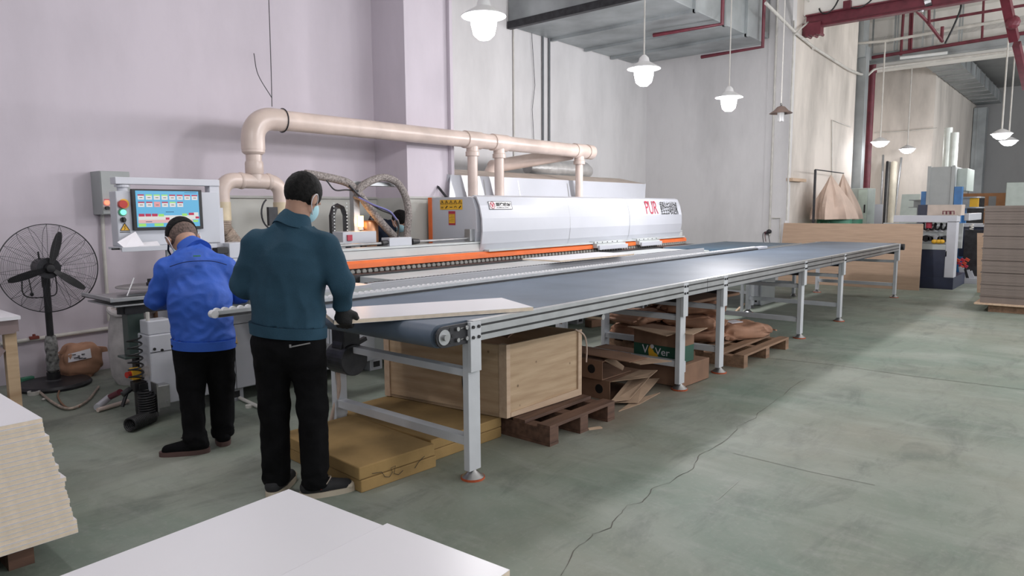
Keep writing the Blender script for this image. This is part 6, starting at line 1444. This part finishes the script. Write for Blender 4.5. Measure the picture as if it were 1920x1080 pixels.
    R_ = nd.to_track_quat('Z', 'Y').to_matrix(); cf = R_.transposed()@Vector((0, 1, 0)); a0 = math.atan2(cf.y, cf.x)
    ch_ = opts.get('collar', .045)
    for r_, z_ in ((.098, -.045), (.084, ch_*.2), (.072, ch_), (.067, ch_), (.066, 0), (.07, -.045)):
        rows.append([mb.b.verts.new(nk+R_@Vector((r_*math.cos(a0+.25+k*(2*PI-.5)/24), r_*math.sin(a0+.25+k*(2*PI-.5)/24), z_+(.006*math.sin(k*.9))))) for k in range(25)])
    for p, q in zip(rows, rows[1:]+rows[:1]):
        for k in range(24): mb.b.faces.new((p[k], p[k+1], q[k+1], q[k]))
    part('collar', mb, cloth, body, off=False, smooth=True)
    # hem band
    hr = opts.get('band', None)
    if hr:
        mb = MB(); rows = []
        for r_, z_ in ((hr[0], 0), (hr[0]*.985, -.055), (hr[0]*.9, -.055), (hr[0]*.9, 0)):
            rows.append([mb.b.verts.new(Vector((hem.x+r_*math.cos(2*PI*k/40), hem.y+hr[1]/hr[0]*r_*math.sin(2*PI*k/40), hem.z+.004+z_-((hn.x*r_*math.cos(2*PI*k/40)+hn.y*r_*math.sin(2*PI*k/40))/hn.z)))) for k in range(40)])
        for p, q in zip(rows, rows[1:]+rows[:1]):
            for k in range(40): mb.b.faces.new((p[k], p[(k+1) % 40], q[(k+1) % 40], q[k]))
        part('hem_band', mb, cloth, body, off=False, smooth=True)
    # ---------------- trousers
    T = Field(np.array(lo)*[1, 1, 0]+[0, 0, -.02], [hi[0], hi[1], g('waist').z+.1], .0085)
    T.cone(hp+Vector((0, -.005, .0)), hp+Vector((0, -.01, -.05)), opts.get('seat', .138), opts.get('seat', .138)+.006, .04, (1, 1.2, 1))
    for sd in 'LR':
        hpj, kn_, an_ = g('hp'+sd), g('kn'+sd), g('an'+sd)
        T.cone(hpj, kn_, .098, .074, .04).cone(kn_, an_+Vector((0, 0, -.03)), .076, opts.get('cuff', .068), .03)
    T.plane((0, 0, hem.z-.012), (0, 0, 1))
    for sd in 'LR': an_ = g('an'+sd); T.ballcut(an_+Vector((0, 0, -.06)), .12, an_+Vector((0, 0, -.052)), (0, 0, -1))
    def tf(p):
        k = max(0, 1-abs(p.z-.12)/.16); return folds(.008+.008*k, (7, 7, 6+8*k), 9)(p)
    add_mesh('trousers', T.mesh('trousers', tf), trouser, body)
    # ---------------- shoes
    for sd in 'LR':
        an_ = g('an'+sd); td = Vector(J['_toe'+sd]).normalized(); c_ = Vector((an_.x, an_.y, 0)); rt = Vector((td.y, -td.x, 0))
        U = Field(np.array(c_)-[.28, .28, .03], np.array(c_)+[.28, .28, .2], .0065)
        U.cone(c_-td*.035+Vector((0, 0, .05)), c_+td*.02+Vector((0, 0, .055)), .042, .043, .03).cone(c_+Vector((0, 0, .10)), c_+Vector((0, 0, .06)), .042, .045, .02).cone(c_+td*.05+Vector((0, 0, .045)), c_+td*.155+Vector((0, 0, .032)), .042, .034, .03)
        U.plane((0, 0, .014), (0, 0, -1)); sh_ = add_mesh('shoe', U.mesh('shoe'), M_blk if not opts.get('canvas') else mat('black_canvas', (.02, .02, .023), .8, var=.2), body)
        ol = []
        for k in range(30):
            a_ = 2*PI*k/30; yy = math.sin(a_); xx = math.cos(a_); ln = .062+.075*(1 if yy > 0 else 1)
            w_ = .046-.006*yy; ol.append(c_+td*(.062+.142*math.copysign(abs(yy)**.85, yy))+rt*(w_*math.copysign(abs(xx)**.8, xx)))
        mb = MB(); A_ = [mb.b.verts.new((p.x, p.y, .0)) for p in ol]; B_ = [mb.b.verts.new((p.x, p.y, .028)) for p in ol]
        mb.b.faces.new(A_[::-1]); mb.b.faces.new(B_)
        for k in range(30): mb.b.faces.new((A_[k], A_[(k+1) % 30], B_[(k+1) % 30], B_[k]))
        part('sole', mb, sole, sh_, off=False, smooth=True)
        if opts.get('canvas'):
            tc_ = c_+td*.165; part('toe_cap', MB().ell(tc_+Vector((0, 0, .03)), .036, .036, .024, 2).sm(), sole, sh_, off=False)
            mb = MB()
            for k in range(4): q_ = c_+td*(.055+.022*k)+Vector((0, 0, .088-.009*k)); mb.tube([q_-rt*.022-Vector((0, 0, .006)), q_+Vector((0, 0, .004)), q_+rt*.022-Vector((0, 0, .006))], .003, 5)
            mb.tube(cr([c_+td*.05+Vector((0, 0, .09)), c_+td*.075+rt*.03+Vector((0, 0, .10)), c_+td*.05+rt*.05+Vector((0, 0, .07))]), .0028, 5)
            part('lace', mb, M_hose, sh_, off=False)
            part('heel_patch', MB().ell(c_+rt*.043+Vector((0, 0, .05))+td*.02, .012, .012, .010, 1), MATS['estop_red'], sh_, off=False)
        else: part('lace', MB().tube(cr([c_+td*.03+Vector((0, 0, .10)), c_+td*.06+Vector((0, 0, .11)), c_+td*.08+rt*.01+Vector((0, 0, .095))]), .003, 5), M_black, sh_, off=False)
    return body
def hrot(yaw=0, pitch=0, roll=0):
    """yaw: + turns left, pitch: + looks down, roll: + tilts to the right"""
    return Matrix.Rotation(yaw, 3, 'Z') @ Matrix.Rotation(-pitch, 3, 'X') @ Matrix.Rotation(roll, 3, 'Y')
def legs(hip, stance, toeL, toeR, fwdL=0, fwdR=0, knee=.46, dl=0):
    d = dict(hpL=(hip[0]-.085, hip[1]-.005, hip[2]-.06), hpR=(hip[0]+.085, hip[1]-.005, hip[2]-.06))
    for s_, sd, fw, te in ((-1, 'L', fwdL, toeL), (1, 'R', fwdR, toeR)):
        ax_ = hip[0]+s_*stance; d['an'+sd] = (ax_, fw, .10); d['kn'+sd] = ((d['hp'+sd][0]+ax_)/2+s_*.005, (hip[1]+fw)/2+.025, knee); d['_toe'+sd] = (math.cos(te), math.sin(te), 0)
    return d
# ---- the man in teal (faces the machine, head turned to the right)
JT = dict(hip=(0, -.01, .86), waist=(0, .0, 1.02), chest=(.02, .0, 1.20), neck=(.045, .03, 1.40), head=(.082, .065, 1.515), _head=hrot(-.50, .42, .10),
    shL=(-.135, -.01, 1.285), elL=(-.225, .02, 1.08), wrL=(-.15, .24, 1.0), haL=(-.11, .31, .98), _palmL=(0, 0, 1), _curlL=.7, _thumbL=-1,
    shR=(.190, .0, 1.285), elR=(.275, -.02, 1.08), wrR=(.262, .03, .955), haR=(.262, .050, .905), _palmR=(0, -1, .2), _curlR=.9, _thumbR=-1,
    _hem=(0, -.01, .885), _hemn=(-.10, 0, -1))
JT.update(legs((0, -.01, .86), .105, math.radians(78), math.radians(18), .03, -.03, .46))
tm = person('man in a dark teal sweater seen from behind at the start of the belt', (-.735, .545, 0), math.radians(45), JT, M_teal, M_blk, M_rubw, dict(bulk=.024, hemr=.162, band=(.190, .143), fold=.017, ff=(5, 5, 2.6), seed=2, canvas=True, collar=.03, hemz=0))
# dark work gloves
for sd in 'LR':
    wr, ha, el = Vector(JT['wr'+sd]), Vector(JT['ha'+sd]), Vector(JT['el'+sd]); d = (ha-wr).normalized(); up = Vector(JT['_palm'+sd]).normalized(); sd_ = d.cross(up).normalized(); up = sd_.cross(d).normalized()
    G = Field(np.array(ha)-.16, np.array(ha)+.16, .005); G.cone(wr-d*.03, ha, .036, .036, .02); kn = ha+d*.02
    G.cone(ha-sd_*.022, kn-sd_*.024, .024, .019, .015).cone(ha+sd_*.022, kn+sd_*.026, .024, .019, .015); curl = JT['_curl'+sd]
    for f_ in range(4):
        b0 = kn+sd_*(-.030+.020*f_); l = (.044, .049, .046, .037)[f_]; an = curl*.5; p1 = b0+(d*math.cos(an)-up*math.sin(an))*l; an = curl*1.2; p2 = p1+(d*math.cos(an)-up*math.sin(an))*l*.7; an = curl*1.7; p3 = p2+(d*math.cos(an)-up*math.sin(an))*l*.5
        G.cone(b0, p1, .0140, .0135, .003).cone(p1, p2, .0135, .0130, .003).cone(p2, p3, .0130, .0125, .003)
    th_ = -sd_; b0 = wr+(ha-wr)*.35+th_*.022; p1 = b0+(d*.55+th_*.75-up*.25)*.045; p2 = p1+(d*.9+th_*.2-up*.4)*.034; G.cone(b0, p1, .021, .017, .012).cone(p1, p2, .0165, .015, .006)
    add_mesh('glove', G.mesh('glove'), mat('dark_glove', (.018, .018, .02), .8, var=.3, bump=.3, bscale=200), tm, 'dark work glove')
part('pocket_zip', MB().box(.03, .13, -.131, -.126, .80, .806, rot=Matrix.Rotation(-.18, 3, 'Y')).box(.03, .04, -.136, -.128, .792, .808), M_steel, tm, off=False)
# ---- the man in blue (bends over the coil tray)
JB = dict(hip=(0, -.02, .75), waist=(-.01, .0, .90), chest=(-.025, .10, 1.06), neck=(-.045, .19, 1.215), head=(-.10, .275, 1.275), _head=hrot(.25, 1.02, -.12),
    shL=(-.185, .10, 1.10), elL=(-.26, .13, .92), wrL=(-.17, .33, .86), haL=(-.12, .395, .88), _palmL=(0, 0, 1), _curlL=.8, _thumbL=1,
    shR=(.135, .10, 1.10), elR=(.215, .15, .93), wrR=(.13, .35, .87), haR=(.08, .41, .89), _palmR=(0, 0, 1), _curlR=.8, _thumbR=-1,
    _hem=(0, -.02, .685), _hemn=(-.05, .02, -1))
JB.update(legs((0, -.02, .75), .075, math.radians(175), math.radians(95), -.07, .06, .42))
bm_ = person('man in a bright blue work jacket bending over the left end of the machine', (-.68, 1.58, 0), math.radians(62), JB, M_blue, M_blk, M_brownsole, dict(bulk=.024, hemr=.156, band=(.182, .138), seat=.128, hs=1.13, hemz=-.10, fold=.014, ff=(8, 8, 6), seed=5, jacket=True, fade=True, collar=.05))
part('yoke_seam', MB().tube(cr([(-.16, -.03, 1.13), (-.08, -.060, 1.155), (.0, -.062, 1.16), (.08, -.06, 1.155), (.15, -.03, 1.13)]), .003, 5), mat('navy_seam', (.01, .03, .15), .8), bm_, off=False)
part('back_logo', MB().box(-.03, .01, -.055, -.045, 1.185, 1.193), M_green, bm_, off=False)
hd = Vector(JB['head']); HR = JB['_head']
part('glasses', MB().tube([hd+HR@Vector((-.084, -.01, .005)), hd+HR@Vector((-.085, .07, .0)), hd+HR@Vector((-.07, .105, .0))], .006, 6).ell(hd+HR@Vector((-.055, .118, -.005)), .035, .01, .02, 2, HR.to_4x4()), M_navy, bm_, off=False)
part('keys', MB().tube([(.165, -.01, .72), (.175, -.02, .69)], .005, 6).tube([(.175, -.02, .69), (.17, -.03, .63)], .007, 5).tube([(.175, -.02, .69), (.185, -.01, .64)], .007, 5).tube([(.175, -.02, .69), (.178, -.045, .65)], .007, 5), mat('brass', (.6, .42, .2), .3, .8), bm_, off=False)
# ---- the man behind the machine
JN = dict(hip=(0, -.35, .92), waist=(0, -.27, 1.06), chest=(0, -.04, 1.20), neck=(0, .13, 1.265), head=(0, .235, 1.325), _head=hrot(-.30, .62, .0),
    shL=(-.17, .03, 1.19), elL=(-.22, .12, .97), wrL=(-.1, .32, .96), haL=(-.06, .38, .97), _palmL=(0, 0, 1), _curlL=.8, _thumbL=1,
    shR=(.17, .03, 1.19), elR=(.20, .12, .97), wrR=(.1, .32, .96), haR=(.06, .38, .97), _palmR=(0, 0, 1), _curlR=.8, _thumbR=-1,
    _hem=(0, -.36, .88), _hemn=(0, .2, -1))
JN.update(legs((0, -.35, .92), .11, math.radians(95), math.radians(85), -.25, -.30, .46))
person('man in dark navy with a pale mask bending behind the machine', (2.58, 3.93, 0), math.radians(-48), JN, M_navy, M_blk, M_brownsole, dict(bulk=.03, hemr=.14, fold=.01, seed=8, jacket=True, collar=.04))
